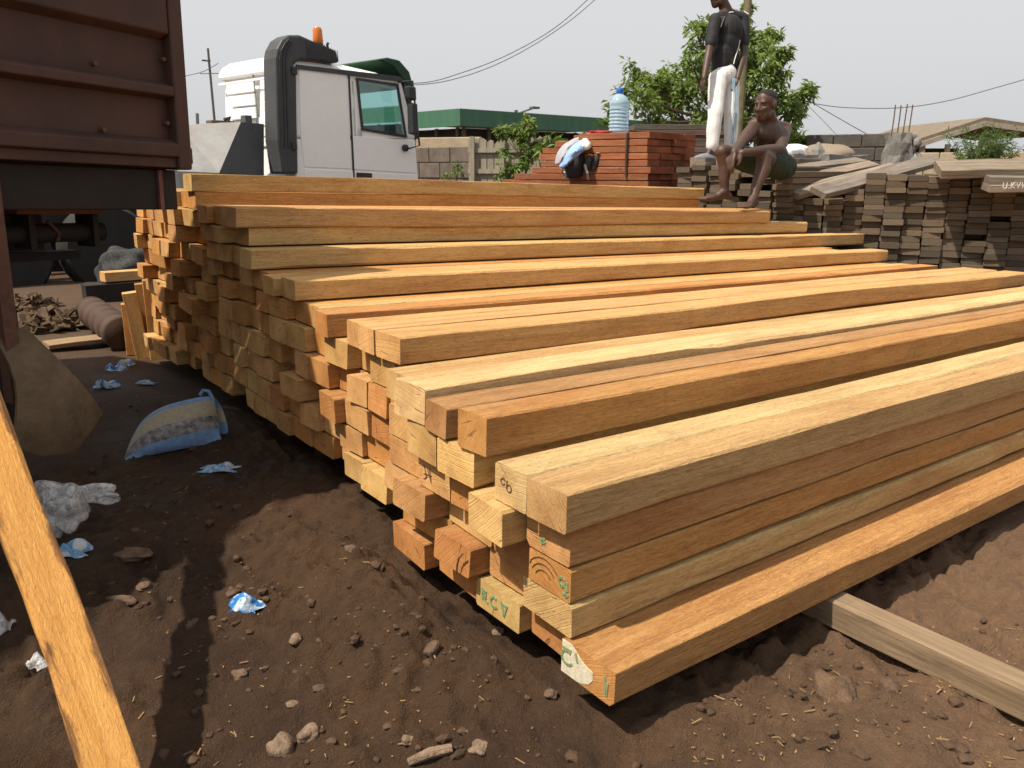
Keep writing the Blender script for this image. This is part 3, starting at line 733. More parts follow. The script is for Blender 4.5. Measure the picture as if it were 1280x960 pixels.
torg = P(371, 216, TD); trk = empty('recovery_truck', (torg.x, torg.y, -.18), ta)
tag(trk, 'white truck cab with orange beacon and dark air intake behind the pile', 'truck')
tx = Vector((math.cos(ta), math.sin(ta), 0)); ty = Vector((-math.sin(ta), math.cos(ta), 0)); T0 = Vector((torg.x, torg.y, -.18))
def side(px, py, yoff=0.0):
    "pixel -> (x, z) on the truck's right side plane"
    d = ray(px, py); q0 = T0 + ty * yoff; t = (q0 - CAM).dot(ty) / d.dot(ty); p = CAM + d*t - T0; return (p.dot(tx), p.z)
def zs(zx, zy): return side(220 + zx/4, 10 + zy/4)
def rear(px, py):
    d = ray(px, py); t = (T0 - CAM).dot(tx) / d.dot(tx); p = CAM + d*t - T0; return (p.dot(ty), p.z)
def sp(poly, y0, y1, name, mat, parent=None, zoom=True, **k):
    pl = [zs(*q) for q in poly] if zoom else poly
    return MB().prism(pl, lambda u, v, d: Vector((u, d, v)), y0, y1).build(name, mat, parent or trk, **k)
CW = rear(277, 150)[0]
body = sp([(600, 652), (1198, 652), (1215, 860), (1215, 1100), (600, 1100)], 0, CW, 'cab_body', WHITE, bevel=.03)
sp([(600, 300), (884, 330), (900, 650), (600, 650)], 0, CW, 'sleeper_body', WHITE, bevel=.04)
for y_a, y_b in ((.0, .03), (CW - .03, CW)):
    sp([(884, 330), (1120, 354), (1124, 378), (888, 346)], y_a, y_b, 'window_header', WHITE)
    sp([(888, 346), (908, 350), (934, 650), (902, 650)], y_a, y_b, 'window_pillar', WHITE)
    sp([(1104, 376), (1126, 378), (1198, 650), (1142, 646)], y_a, y_b, 'window_pillar', WHITE)
    sp([(908, 604), (1140, 636), (1198, 652), (900, 652)], y_a, y_b, 'window_sill', WHITE)
zr = zs(600, 300)[1]
x1 = zs(1110, 350)[0]
rf = MB(); rings = []
for ins, dz in ((.0, -.03), (.0, .05), (.05, .13), (.14, .19), (.30, .215)):
    rings.append([Vector((.0 + ins*.8, ins, zr + dz)), Vector((x1 - ins*1.6 - .02, ins, zr + dz - .13)), Vector((x1 - ins*1.6 - .02, CW - ins, zr + dz - .13)), Vector((.0 + ins*.8, CW - ins, zr + dz))])
rf.loft(rings).build('roof', WHITE, trk, bevel=.03)
sp([(598, 283), (1135, 345), (1150, 372), (598, 305)], -.03, .05, 'roof_trim', DGREY)
# door with its shut lines, window, handle
sp([(882, 640), (1150, 660), (1195, 664), (1196, 826), (890, 808)], -.012, .02, 'door', WHITE, bevel=.008)
sp([(612, 300), (852, 322), (878, 806), (640, 796), (618, 600)], -.010, .02, 'side_panel', WHITE, bevel=.010)
sp([(640, 803), (886, 815), (886, 900), (640, 890)], -.010, .02, 'lower_panel', WHITE, bevel=.008)
sp([(892, 818), (1196, 832), (1205, 920), (892, 900)], -.010, .02, 'lower_panel', WHITE, bevel=.008)
sp([(858, 312), (866, 318), (892, 850), (884, 850)], -.011, .01, 'door_gap', BLACKP)
def ring_frame(outer, inner, y0, y1, name, mat, parent=None):
    o_ = [zs(*q) for q in outer]; n_ = [zs(*q) for q in inner]; mb = MB()
    for k in range(4): mb.prism([o_[k], o_[(k+1) % 4], n_[(k+1) % 4], n_[k]], lambda u, v, d: Vector((u, d, v)), y0, y1)
    return mb.build(name, mat, parent or trk)
WO, WI = [(897, 348), (1108, 380), (1152, 650), (925, 612)], [(908, 362), (1100, 392), (1142, 634), (934, 602)]
for y_a in (-.022, CW + .002):
    dw = ring_frame(WO, WI, y_a, y_a + .018, 'door_window', BLACKP)
    sp(WI, y_a + .006, y_a + .010, 'pane', CABGLASS, dw)
sp([(900, 822), (976, 826), (976, 848), (900, 846)], -.022, .0, 'door_handle', BLACKP)
sp([(1128, 352), (1146, 352), (1212, 655), (1196, 655)], -.03, .04, 'front_pillar', BLACKP)
sp([(1150, 390), (1165, 400), (1222, 660), (1216, 860), (1205, 860), (1205, 660)], .10, CW - .1, 'windscreen', CABGLASS)
m1 = sp([(1104, 480), (1132, 484), (1140, 640), (1108, 632)], -.34, -.22, 'mirror', BLACKP, bevel=.02)
m2 = sp([(1086, 396), (1124, 402), (1128, 470), (1092, 460)], -.34, -.22, 'mirror', BLACKP, bevel=.02)
ma = MB(); a1 = zs(1110, 370); a2 = zs(1160, 690)
ma.tube([Vector((a1[0], 0, a1[1])), Vector((a1[0] + .04, -.27, a1[1])), Vector((a2[0] - .01, -.27, a2[1])), Vector((a2[0] - .06, -.01, a2[1] - .05))], .014, 6).build('mirror_arm', BLACKP, trk)
a3 = zs(1138, 700); MB().lathe([(.02, 0), (.05, .01), (.05, .05), (.02, .06)], 12, 0, Matrix.Translation((a3[0], -.01, a3[1])) @ Matrix.Rotation(R(90), 4, 'X')).build('mirror_foot', BLACKP, trk)
sp([(965, 338), (985, 332), (1060, 378), (1050, 398), (980, 384)], .04, .10, 'sun_blind', DGREY)
sp([(1000, 258), (1050, 248), (1110, 262), (1160, 320), (1180, 395), (1150, 392), (1100, 322), (1080, 296)], -.04, CW + .04, 'sun_visor', GREENP, bevel=.02)
# intake duct and its grille
duct = sp([(488, 250), (496, 205), (520, 160), (556, 136), (610, 136), (642, 150), (795, 222), (806, 276), (610, 262), (580, 285), (592, 330), (602, 830), (520, 830), (496, 660)], -.05, .26, 'intake_duct', DGREY, bevel=.03)
for k in range(3):
    e = 18 + 16*k
    pl = [(488+e, 260), (496+e, 215), (520+e*.9, 172+e*.2), (545+e*.5, 152+e*.4)]
    pts = [Vector((zs(*q)[0], -.052, zs(*q)[1])) for q in pl] + [Vector((zs(500+e, 700)[0], -.052, zs(500+e, 700)[1]))]
    pts = [pts[3], pts[2], pts[1], pts[0], pts[4]]
    MB().tube(pts, .010, 5).build('duct_rib', BLACKP, duct)
gr = sp([(640, 162), (700, 178), (786, 218), (800, 272), (645, 252)], -.058, -.046, 'grille', BLACKP, duct)
gm = MB()
for k in range(15):
    xa = 645 + k*10.5; ya = 166 + max(0, (k - 4)) * 5.0; 
    a = zs(xa, ya); b = zs(xa + 6, 252 + k*1.2); gm.tube([Vector((a[0], -.060, a[1])), Vector((b[0], -.060, b[1]))], .006, 4)
gm.build('grille_bars', DGREY, duct)
for zz_ in (315, 690):
    a = zs(575, zz_); MB().box((a[0]-.03, -.075, a[1]-.05), (a[0]+.05, -.05, a[1]+.05)).build('duct_bracket', BLACKP, duct, bevel=.01)
# beacon
b0 = zs(762, 235); BX, BZ0 = b0[0], b0[1]
BEAC = NM('amber_beacon'); BEAC.setp('Base Color', (.75, .20, .015, 1)); BEAC.setp('Roughness', .2); BEAC.setp('Transmission Weight', .35); BEAC = BEAC.mat
hp = (zs(762, 88)[1] - BZ0)
MB().lathe([(.075, -.08), (.075, hp*.20), (.068, hp*.46)], 16, 0, Matrix.Translation((BX, .22, BZ0))).build('beacon_base', BLACKP, trk, smooth=True)
bl = MB().lathe([(.064, hp*.46), (.070, hp*.5), (.062, hp*.92), (.045, hp), (.01, hp*1.01)], 16, 0, Matrix.Translation((BX, .22, BZ0))).build('beacon_lens', BEAC, trk, smooth=True)
for k in range(4): MB().tube([(BX-.066+.002*k, .22-.02, BZ0+hp*(.55+.1*k)), (BX+.066-.002*k, .22-.02, BZ0+hp*(.55+.1*k))], .004, 4).build('lens_ridge', BEAC, bl)
MB().tube([(BX+.14, .22, BZ0-.1), (BX+.145, .22, BZ0+hp*.45), (BX+.16, .22, BZ0+hp*.52)], .018, 6).build('aerial', BLACKP, trk)
# pressed ribs on the rear wall
for (za, zb_) in (((250, 372), (388, 560)), ((420, 355), (480, 520)), ((415, 540), (482, 700))):
    q = [rear(220 + za[0]/4, 10 + za[1]/4), rear(220 + zb_[0]/4, 10 + za[1]/4 - 2), rear(220 + zb_[0]/4, 10 + zb_[1]/4 - 2), rear(220 + za[0]/4, 10 + zb_[1]/4)]
    y_0, y_1 = sorted((q[0][0], q[1][0])); z_0, z_1 = q[2][1], q[0][1]
    n_ = 3
    for k in range(n_):
        zz0 = z_0 + (z_1 - z_0) * k / n_; zz1 = z_0 + (z_1 - z_0) * (k + .86) / n_
        MB().box((-.009, y_0, zz0), (.01, y_1, zz1)).build('rear_louvre', WHITE, trk, bevel=.008)
yg = rear(317, 110)[0]
MB().box((-.006, yg - .006, 1.35), (.02, yg + .006, zr - .02)).build('panel_seam', GREYST, trk)
MB().box((-.012, .05, zr - .10), (.01, CW - .02, zr - .07)).build('drip_rail', WHITE, trk)
# chassis, wheels, recovery body with its slanted plate
MB().box((-4.2, .55, .75), (1.9, .75, 1.0)).build('chassis_rail', CHAS, trk); MB().box((-4.2, CW - .75, .75), (1.9, CW - .55, 1.0)).build('chassis_rail', CHAS, trk)
for x in (1.15, -2.4, -3.5):
    for y in (.28, CW - .28): wheel(trk, (x, y, .5), .5, .3)
sp([(1195, 860), (1225, 860), (1240, 1300), (640, 1300), (640, 930)], .02, CW - .02, 'bumper_skirt', DGREY)
D3 = 10.0
def tl(px, py, D):
    p = P(px, py, D) - T0; return Vector((p.dot(tx), p.dot(ty), p.z))
A = [tl(222, 157, 9.9), tl(301, 152.5, 10.1), tl(274, 216, 9.7), tl(222, 214, 9.5)]
Bq = [tl(301, 152.5, 10.1), tl(330, 155, 10.4), tl(330, 217, 10.4), tl(274, 216, 9.7)]
dn = Vector((0, 0, -.35)); bk = Vector((-.25, .9, 0))
tb = MB(); vs = [A[0], A[1], A[2], A[3], Bq[1], Bq[2], A[0] + bk, A[1] + bk, Bq[1] + bk, A[3] + dn, A[2] + dn, Bq[2] + dn, A[0] + bk + dn*2.5, Bq[1] + bk + dn*2.5]
tb.add(vs, [(0, 1, 2, 3), (3, 2, 10, 9), (0, 6, 7, 1), (7, 8, 4, 1)], 0); tb.add(vs, [(1, 4, 5, 2), (2, 5, 11, 10), (6, 12, 13, 8, 7), (4, 8, 13, 11, 5), (0, 3, 9, 12, 6), (9, 10, 11, 13, 12)], 1)
tb.build('recovery_bed', [GREYST, DKSTEEL_SHADE], trk)  # second colour paints shade into the faces turned from the sun
tl1 = tl(268, 150, 10.2); MB().box(tl1 + Vector((-.04, 0, -.12)), tl1 + Vector((.28, .16, .0))).build('tool_box', simple('box_brown', (.12, .09, .06), .8), trk, bevel=.01)
tl1 = tl(309, 147, 10.3); MB().box(tl1 + Vector((-.03, 0, -.12)), tl1 + Vector((.07, .12, .03))).build('bed_post', DKSTEEL_SHADE, trk, bevel=.01)
MB().tube([tl(284, 154, 10.2), tl(287, 147, 10.2), tl(280, 150, 10.2)], .025, 6).build('hose_end', BLACKP, trk)
MB().tube([tl(247, 156, 10.2), tl(246.5, 142, 10.2)], .02, 6).build('bed_post', DKSTEEL_SHADE, trk)

# ------------------------------------------------------------------ buildings, walls and fence behind
BG = -.18
def lvl(x, D, z=None):
    p = P(x, 215, D); p.z = BG if z is None else z; return p
def zpx(y, D): return P(640, y, D).z
BLOCK = simple('old_block', (.13, .105, .085), .95, var=.35, scale=5, bump=.5)
BLOCK_D = simple('dark_block', (.085, .075, .066), .95, var=.35, scale=5, bump=.5)
SANDC = simple('sandy_render', (.36, .29, .20), .95, var=.2, scale=4, bump=.3)
GREENR = simple('green_sheet_fascia', (.050, .135, .085), .6, var=.15, scale=.8, stretch=(8, 8, .5))
GREYW = simple('grey_wall', (.16, .15, .135), .9, var=.25, scale=1.2)
DARKW = simple('dark_fill', (.035, .032, .03), .9, var=.3, scale=2)
PALEW = simple('pale_fence_wood', (.30, .265, .21), .9, var=.25, scale=5, stretch=(4, 4, .5), bump=.3)
RUSTROOF = simple('rusty_roof_sheet', (.17, .135, .10), .85, var=.3, scale=3, stretch=(6, 1, 1))
# green roofed hall
gD = 30.0; g0 = lvl(576, gD); ga = HEAD - R(46)
hall = empty('market_hall', g0, ga); tag(hall, 'long grey hall with a green sheet fascia in the far background', 'building')
zf0, zf1 = zpx(158, gD) - BG, zpx(137, gD) - BG
for k in range(10):
    MB().box((k*1.7, 0, zf0), (k*1.7 + 1.692, .14, zf1)).build('fascia_panel', GREENR, hall)
for k in range(6):
    MB().box((-.0 if k else -.0, k*1.7 + .142, zf0), (.14, k*1.7 + 1.834, zf1)).build('fascia_panel', GREENR, hall)
MB().box((.02, .03, zf1 - .03), (17, 10.3, zf1 - .01)).build('roof', GREENR, hall)
MB().box((1.1, 1.1, 0), (16.6, 10, zf0 - .75)).build('wall', GREYW, hall)
MB().box((1.2, 1.2, zf0 - .75), (16.5, 9.9, zf0)).build('vent_shade_block', DARKW, hall)  # solid block, shade below the fascia painted as its dark colour
for k in range(12): MB().box((1.08 + k*1.3, 1.06, zf0 - .76), (1.2 + k*1.3, 1.18, zf0 + .02)).build('post', GREYW, hall)
for k in range(7): MB().box((1.06, 1.4 + k*1.3, zf0 - .76), (1.18, 1.52 + k*1.3, zf0 + .02)).build('post', GREYW, hall)
# long wall and blocks in front of it
def blockwall(name, xa, Da, xb, Db, ya, yb, bw, bh, mat, mortar, label, th=.16, ztop_pad=0.0, jag=0.0):
    a = lvl(xa, Da); b = lvl(xb, Db); d = b - a; L = d.length; rz = math.atan2(d.y, d.x)
    root = empty(name, a, rz); tag(root, label, 'wall')
    zt = zpx(ya, (Da + Db)/2) - BG; zlo = zpx(yb, (Da + Db)/2) - BG
    nrow = max(1, int(round((zt - zlo) / bh))); 
    MB().box((0, .01, 0), (L, th - .01, zt - .02)).build('mortar_core', mortar, root)
    mesh = None
    for r in range(nrow):
        z = zt - (r + 1) * bh; x = -(r % 2) * bw / 2
        while x < L:
            x0 = max(0, x); x1_ = min(L, x + bw)
            if x1_ - x0 > .06 and not (r == 0 and random.random() < jag):
                j = random.uniform(-.008, .008)
                MB().box((x0 + .006, -.012 + j, z + .006), (x1_ - .006, th + .012, z + bh - .004)).build('block', mat, root, bevel=.012)
            x += bw
    return root
blockwall('boundary_wall', 512, 16.5, 596, 15.5, 184, 226, .55, .30, BLOCK, BLOCK, 'low brown block wall between the cab and the plank fence')
a = lvl(510, 18.5); b = lvl(600, 18.0); d = b - a
mb = MB(); o = mb.box((0, 0, 0), (d.length, .2, zpx(172, 18.2) - BG)).build('plaster_wall', SANDC, bevel=.02); o.location = a; o.rotation_euler = (0, 0, math.atan2(d.y, d.x)); tag(o, 'pale grey plaster wall behind the brown block wall', 'wall')
# plank fence
fD = 14.5; fa = lvl(586, 14.6); fb = lvl(694, 14.2); d = fb - fa; fen = empty('plank_fence', fa, math.atan2(d.y, d.x)); tag(fen, 'weathered upright plank fence with ragged tops behind the pile', 'fence')
x = 0.0
while x < d.length:
    wv_ = random.uniform(.085, .125); ht = zpx(random.uniform(170, 177), fD) - BG
    MB().prism([(x, 0), (x + wv_, 0), (x + wv_, ht - random.uniform(.0, .05)), (x + wv_*.5, ht), (x, ht - random.uniform(.0, .06))], lambda u, v, dd: Vector((u, dd, v)), random.uniform(-.008, .0), .022).build('slat', PALEW, fen)
    x += wv_ + random.uniform(.008, .02)
for zz in (zpx(188, fD) - BG, zpx(214, fD) - BG): MB().box((0, -.045, zz - .04), (d.length, -.010, zz + .04)).build('rail', PALEW, fen)
for xx in (.05, .62, 1.45): MB().box((xx, -.10, 0), (xx + .085, -.047, zpx(171, fD) - BG)).build('post', PALEW, fen)
# right hand walls
blockwall('block_wall', 1004, 12.5, 1106, 12.0, 168, 216, .40, .20, BLOCK_D, BLOCK, 'dark weathered block wall right of the seated man', jag=.0)
blockwall('sandy_wall', 1136, 13.2, 1330, 12.2, 190, 226, .42, .22, SANDC, BLOCK, 'pale sandy block wall under the shed roof at right')
# broken concrete column with reinforcing bars
CONC = simple('rough_concrete', (.20, .19, .175), .95, var=.35, scale=14, bump=.8)
def lump(c, r, mat, name, parent=None, sub=2, amp=.22, sq=(1, 1, 1), seed=0, freq=2.2, local=True):
    bm = bmesh.new(); bmesh.ops.create_icosphere(bm, subdivisions=sub, radius=1.0)
    rr = random.Random(seed); ph = [Vector((rr.uniform(-1, 1), rr.uniform(-1, 1), rr.uniform(-1, 1))).normalized() for _ in range(9)]; pp = [rr.uniform(0, 6) for _ in range(9)]; fr = [freq * rr.uniform(.6, 2.0) for _ in range(9)]
    for v_ in bm.verts:
        n_ = v_.co.normalized(); k = 1 + amp * sum(math.sin(f_ * n_.dot(h_) * 2 + q_) for h_, q_, f_ in zip(ph, pp, fr)) / 3.2
        v_.co = Vector((n_.x*sq[0], n_.y*sq[1], n_.z*sq[2])) * r * k
    me_ = bpy.data.meshes.new(name); bm.to_mesh(me_); bm.free(); me_.materials.append(mat); me_.polygons.foreach_set('use_smooth', [True]*len(me_.polygons))
    o = bpy.data.objects.new(name, me_); COL.objects.link(o); o.location = c
    if parent: o.parent = parent
    return o
cD = 11.6; cc = lvl(1119, cD); colm = empty('concrete_column', cc, HEAD - R(90)); tag(colm, 'broken rough concrete column topped by four bare steel bars', 'column')
ct = zpx(166, cD) - BG
def roughbox(w2, d2, h2, n=7, amp=.025):
    mb = MB(); rings = []
    for i in range(n + 1):
        z = h2 * i / n; ring = []
        for (sx_, sy_) in ((-1,-1),(-.3,-1),(.4,-1),(1,-1),(1,0),(1,1),(0,1),(-1,1),(-1,0)):
            ring.append(Vector((sx_*w2 + random.uniform(-amp, amp), sy_*d2 + random.uniform(-amp, amp), z + random.uniform(-amp, amp)*.5)))
        rings.append(ring)
    return mb.loft(rings)
roughbox(.14, .14, ct, 12, .025).build('shaft', CONC, colm)
for k in range(7): lump((.13 + random.uniform(-.02, .12), random.uniform(-.12, .0), ct - .08 - k*.075), random.uniform(.05, .09), CONC, 'rubble', colm, 2, .35, seed=k)
for k in range(4):
    xx = -.13 + k*.08; MB().tube([(xx, -.03, ct - .05), (xx + .008, -.03, ct + .2), (xx + .012 + random.uniform(-.01, .01), -.03, zpx(133 + random.uniform(-1, 2), cD) - BG)], .0085, 5).build('steel_bar', STEEL_R, colm)
# gabled shed
sD = 16.0; s0_ = lvl(1142, sD); shed = empty('open_shed', s0_, HEAD - R(90)); tag(shed, 'open shed with a low rusty gabled roof at the right', 'shed')
zE, zR = zpx(180, sD) - BG, zpx(152, sD) - BG; xr = (1222 - 1142)/1000*sD; xe = (1312 - 1142)/1000*sD
for k in range(4):
    for sgn in (0, 1):
        yk = k*.9
        if sgn == 0: q = [(-.05, zE), (xr, zR), (xr, zR + .07), (-.05, zE + .07)]
        else: q = [(xr, zR), (xe + .4, zE + .18), (xe + .4, zE + .25), (xr, zR + .07)]
        MB().prism(q, lambda u, v, dd: Vector((u, dd, v)), yk, yk + .895).build('roof_sheet', RUSTROOF, shed)
MB().prism([(-.06, zE - .10), (xr, zR - .10), (xr, zR - .004), (-.06, zE - .004)], lambda u, v, dd: Vector((u, dd, v)), -.05, -.004).build('barge_board', PALEW, shed)
MB().prism([(xr, zR - .10), (xe + .4, zE + .08), (xe + .4, zE + .176), (xr, zR - .004)], lambda u, v, dd: Vector((u, dd, v)), -.05, -.004).build('barge_board', PALEW, shed)
for xx in (.12, .62, xr, xe): MB().box((xx, .05, 0), (xx + .08, .13, zE - .005 if xx < 1 else zE + .1)).build('post', PALEW, shed)
MB().box((.05, 3.5, 0), (xe, 3.56, zE)).build('back_wall', DARKW, shed)
# sand heap and concrete offcut
sp_ = lvl(1028, 9.6, zpx(196, 9.6) - .10); o = lump(sp_, .40, simple('heap_sand', (.22, .175, .13), .95, var=.15, scale=30, bump=.4), 'sand_heap', None, 4, .10, (1.0, .8, .42), 3); tag(o, 'small sand heap behind the loose grey boards', 'sand')
o.location.z = zpx(196, 9.6) - .02
HEAPB = lvl(1028, 9.6)
tag(roughbox(.42, .35, zpx(194, 9.6) - BG, 6, .02).build('rubble_plinth', CONC, None), 'rough concrete plinth carrying the sand heap', 'plinth').location = HEAPB
cn = MB(); pc = P(1022, 192, 9.3); cn.lathe([(.095, -.05), (.075, .04), (.012, .13)], 5).build('stone_offcut', CONC, None).location = pc
tag(bpy.data.objects['stone_offcut'], 'pointed pale stone standing on the sand heap', 'stone')

# ------------------------------------------------------------------ poles and wires
POLEM = simple('pole_grey', (.10, .095, .09), .8); WIRE = simple('wire_black', (.035, .035, .04), .6)
def pole(x, ytop, D, r, label, name='utility_pole'):
    a = lvl(x, D); zt = zpx(ytop, D); root = empty(name, a); MB().tube([(0, 0, 0), (0, 0, zt - BG)], [r, r*.75], 8).build('shaft', POLEM, root); tag(root, label, 'pole'); return root, zt - BG
r1, h1 = pole(274, 66, 30, .055, 'thin grey utility pole behind the white cab at left')
MB().box((-.25, -.03, h1 - .45), (.05, .03, h1 - .40)).build('cross_arm', POLEM, r1)
r2, h2 = pole(645, 139, 42, .12, 'street lamp pole above the green hall roof', 'street_lamp')
MB().tube([(0, 0, h2 - .2), (_RT.x*.9, _RT.y*.9, h2 + .1)], .05, 6).build('arm', POLEM, r2)
MB().box((_RT.x*.9 - .2, _RT.y*.9 - .2, h2 + .06), (_RT.x*.9 + .25, _RT.y*.9 + .1, h2 + .16)).build('lamp_head', POLEM, r2)
def wire(pts, D, label, r=.012, Ds=None):
    n = len(pts); cps = [P(x, y, (Ds[i] if Ds else D)) for i, (x, y) in enumerate(pts)]
    out = []
    for i in range(n - 1):
        for k in range(6):
            t = k/6; p0_, p1_, p2_, p3_ = cps[max(i-1, 0)], cps[i], cps[i+1], cps[min(i+2, n-1)]
            out.append(.5*((2*p1_) + (p2_-p0_)*t + (2*p0_-5*p1_+4*p2_-p3_)*t*t + (3*p1_-p0_-3*p2_+p3_)*t**3))
    out.append(cps[-1]); tag(MB().tube(out, r, 5).build('overhead_wire', WIRE), label, 'wire', 'overhead wires')
wire([(250, 92), (430, 92), (519, 104), (580, 90), (640, 66), (700, 30), (760, -25)], 24, 'overhead wire rising right from the cab visor, upper strand')
wire([(430, 98), (519, 106), (585, 94), (650, 66), (715, 24), (770, -25)], 25, 'overhead wire rising right from the cab visor, lower strand')
wire([(180, 106), (232, 95), (255, 89), (273, 79)], 28, 'short wire between the brown truck and the left pole')
wire([(1000, 126), (1050, 134), (1120, 135), (1180, 127), (1240, 111), (1320, 88)], 20, 'long drooping wire over the rebar column', .009)
wire([(1008, 124), (1040, 143), (1084, 168)], 18, 'slanting guy wire right of the tree', .008)
wire([(1008, 130), (1030, 152), (1052, 176)], 18, 'lower slanting guy wire right of the tree', .005)

# ------------------------------------------------------------------ foliage
def leafmat(name, c, c2, trans=.25):
    m = NM(name); at = m.node('ShaderNodeAttribute', attribute_name='tone'); v = m.coords((1, 1, 1), False)
    f = m.math('ADD', m.math('MULTIPLY', at.outputs['Fac'], .75), m.math('MULTIPLY', m.noise(v, 4, 3), .25))
    m.setp('Base Color', m.mix(f, c, c2)); m.setp('Roughness', .5); m.setp('Specular IOR Level', .35)
    m.setp('Transmission Weight', 0.0)
    tr_ = m.node('ShaderNodeBsdfTranslucent', {'Color': m.mix(f, c2, (.20, .30, .03, 1))}); ms = m.node('ShaderNodeMixShader', {0: trans})
    m.link(m.p.outputs[0], ms.inputs[1]); m.link(tr_.outputs[0], ms.inputs[2]); m.link(ms.outputs[0], m.out.inputs[0])
    return m.mat
LEAF = leafmat('broad_leaf', (.075, .135, .030, 1), (.22, .29, .075, 1), .35); LEAFY = leafmat('young_leaf', (.06, .13, .02, 1), (.17, .26, .05, 1)); BARK = simple('bark', (.10, .075, .055), .9, var=.3, scale=9, bump=.5)
GRASSY = leafmat('feathery_leaf', (.07, .13, .035, 1), (.15, .23, .08, 1))
def leaves(name, pts, size, mat, parent, droop=.5, asp=.42):
    V, Fc, T = [], [], []
    for p, out in pts:
        d = (Vector((random.gauss(0, 1), random.gauss(0, 1), random.gauss(-droop, .6))) + out * .7).normalized()
        s_ = d.cross(Vector((random.gauss(0, .5), random.gauss(0, .5), 1))).normalized(); nrm = s_.cross(d)
        L = size * random.uniform(.65, 1.25); w2 = L * asp * random.uniform(.8, 1.2); o = len(V)
        m1_ = p + d*L*.45 - nrm*L*.05; 
        V += [p, m1_ + s_*w2*.5 + nrm*L*.10, p + d*L - nrm*L*.15, m1_ - s_*w2*.5 + nrm*L*.10, m1_]
        Fc += [(o, o+1, o+4), (o+1, o+2, o+4), (o, o+4, o+3), (o+4, o+2, o+3)]; T += [random.random()] * 4
    me_ = bpy.data.meshes.new(name); me_.from_pydata([tuple(v_) for v_ in V], [], Fc); me_.materials.append(mat)
    at = me_.attributes.new('tone', 'FLOAT', 'FACE'); at.data.foreach_set('value', T)
    o = bpy.data.objects.new(name, me_); COL.objects.link(o); o.parent = parent; return o
def tree(name, base, clumps, trunk_top, label, leaf, mat, dens, trunk_r=.09, cat='tree', droop=.5):
    "clumps: (world centre, radius); limbs are grown from the trunk to every clump"
    root = empty(name, base); tag(root, label, cat); b = Vector(base)
    tm = MB(); tt = Vector(trunk_top) - b
    tm.tube([Vector((0, 0, -.1)), tt*.5 + Vector((.05, .03, 0)), tt], [trunk_r, trunk_r*.8, trunk_r*.6], 8); pts = []
    for c_, r_ in clumps:
        cl = Vector(c_) - b; t0 = tt * random.uniform(.55, 1.0); mid = t0.lerp(cl, .55) + Vector((0, 0, -.12*r_))
        tm.tube([t0, mid, cl, cl + (cl - mid).normalized()*r_*.6], [trunk_r*.42, trunk_r*.28, trunk_r*.16, trunk_r*.06], 5)
        nsub = max(3, int(dens * 9))
        subs = []
        for k in range(nsub):
            dr_ = Vector((random.gauss(0, 1), random.gauss(0, 1), random.gauss(0, .9))).normalized(); sc = cl + dr_ * r_ * random.uniform(.35, 1.0); subs.append(sc)
            tm.tube([cl, cl.lerp(sc, .6) + Vector((0, 0, .02)), sc], [trunk_r*.10, trunk_r*.07, trunk_r*.04], 3)
        for sc in subs:
            for k in range(int(12 * dens + 4)):
                dd = Vector((random.gauss(0, 1), random.gauss(0, 1), random.gauss(0, 1))).normalized() * r_ * random.uniform(.05, .42)
                pts.append((sc + dd, dd.normalized()))
    tm.build('trunk', BARK, root, smooth=True)
    leaves('crown', pts, leaf, mat, root, droop)
    return root
tD = 12.5
tcl = [(800,92,20),(797,118,24),(822,100,16),(845,97,20),(830,130,26),(858,128,24),(812,150,20),(850,158,22),(880,60,26),(872,38,13),(885,95,26),(905,80,20),(893,130,24),(878,155,20),(915,150,22),
       (940,50,18),(955,70,20),(965,44,11),(950,100,24),(972,92,16),(965,125,18),(935,130,20),(978,68,12),(990,140,16),(1003,122,14),(1012,112,8),(985,165,16),(1003,178,11),(945,165,18),(918,30,10),(930,20,9),(935,8,5),(905,110,24),(920,95,22),(900,60,18),(925,70,20),(868,105,22),(840,115,20),(865,80,18),(815,120,20)]
tree('broadleaf_tree', lvl(890, tD), [(P(x, y, tD + random.uniform(-.9, .9)), r*tD/1000) for x, y, r in tcl], P(895, 150, tD), 'green broad leaved tree behind the two men', .115, LEAF, 1.45, .08)
tcl = [(763,133,10),(757,150,9),(781,128,10),(762,168,9),(775,165,8)]
tree('young_tree', lvl(768, 10.2), [(P(x, y, 10.2 + random.uniform(-.2, .2)), r*10.2/1000) for x, y, r in tcl], P(768, 165, 10.2), 'slim young tree showing beside the blue water bottle', .12, LEAFY, .45, .03)
def bush(name, px, D, clumps, label, leaf=.10, mat=None, dens=.5, cat='plant'):
    return tree(name, lvl(px, D), [(P(x, y, D + random.uniform(-.2, .2)), r*D/1000) for x, y, r in clumps], P(px, clumps[0][1] + 6, D), label, leaf, mat or LEAFY, dens, .025, cat)
bush('climbing_plant', 657, 13.6, [(655,178,14),(662,158,9),(650,165,10),(668,175,10),(660,195,12),(662,150,6),(634,166,9),(628,164,6)], 'dense climbing plant over the right end of the plank fence', .13, LEAF, .9)
bush('vine', 632, 13.4, [(633,205,12),(630,190,7),(640,215,10),(648,208,8),(628,217,8),(655,205,8)], 'leafy vine at the foot of the plank fence', .10, LEAFY, .6)
bush('weed', 570, 14.8, [(568,214,9),(578,217,7),(560,218,7),(572,208,5)], 'pale weeds growing at the brown block wall', .09, LEAFY, .4)
bush('banana_shoot', 684, 13.2, [(682,172,8),(690,178,7),(680,186,6)], 'young shoots between the fence and the red stack', .20, LEAFY, .3)
bush('leafy_shoot', 700, 13.0, [(700,180,7),(706,186,6),(712,182,6)], 'upright shoots just left of the bundled clothes', .18, LEAFY, .25)
bush('leafy_sprig', 745, 12.2, [(733,172,6),(742,176,6),(752,172,5)], 'small sprigs above the red stack left of the bottle', .12, LEAFY, .25)
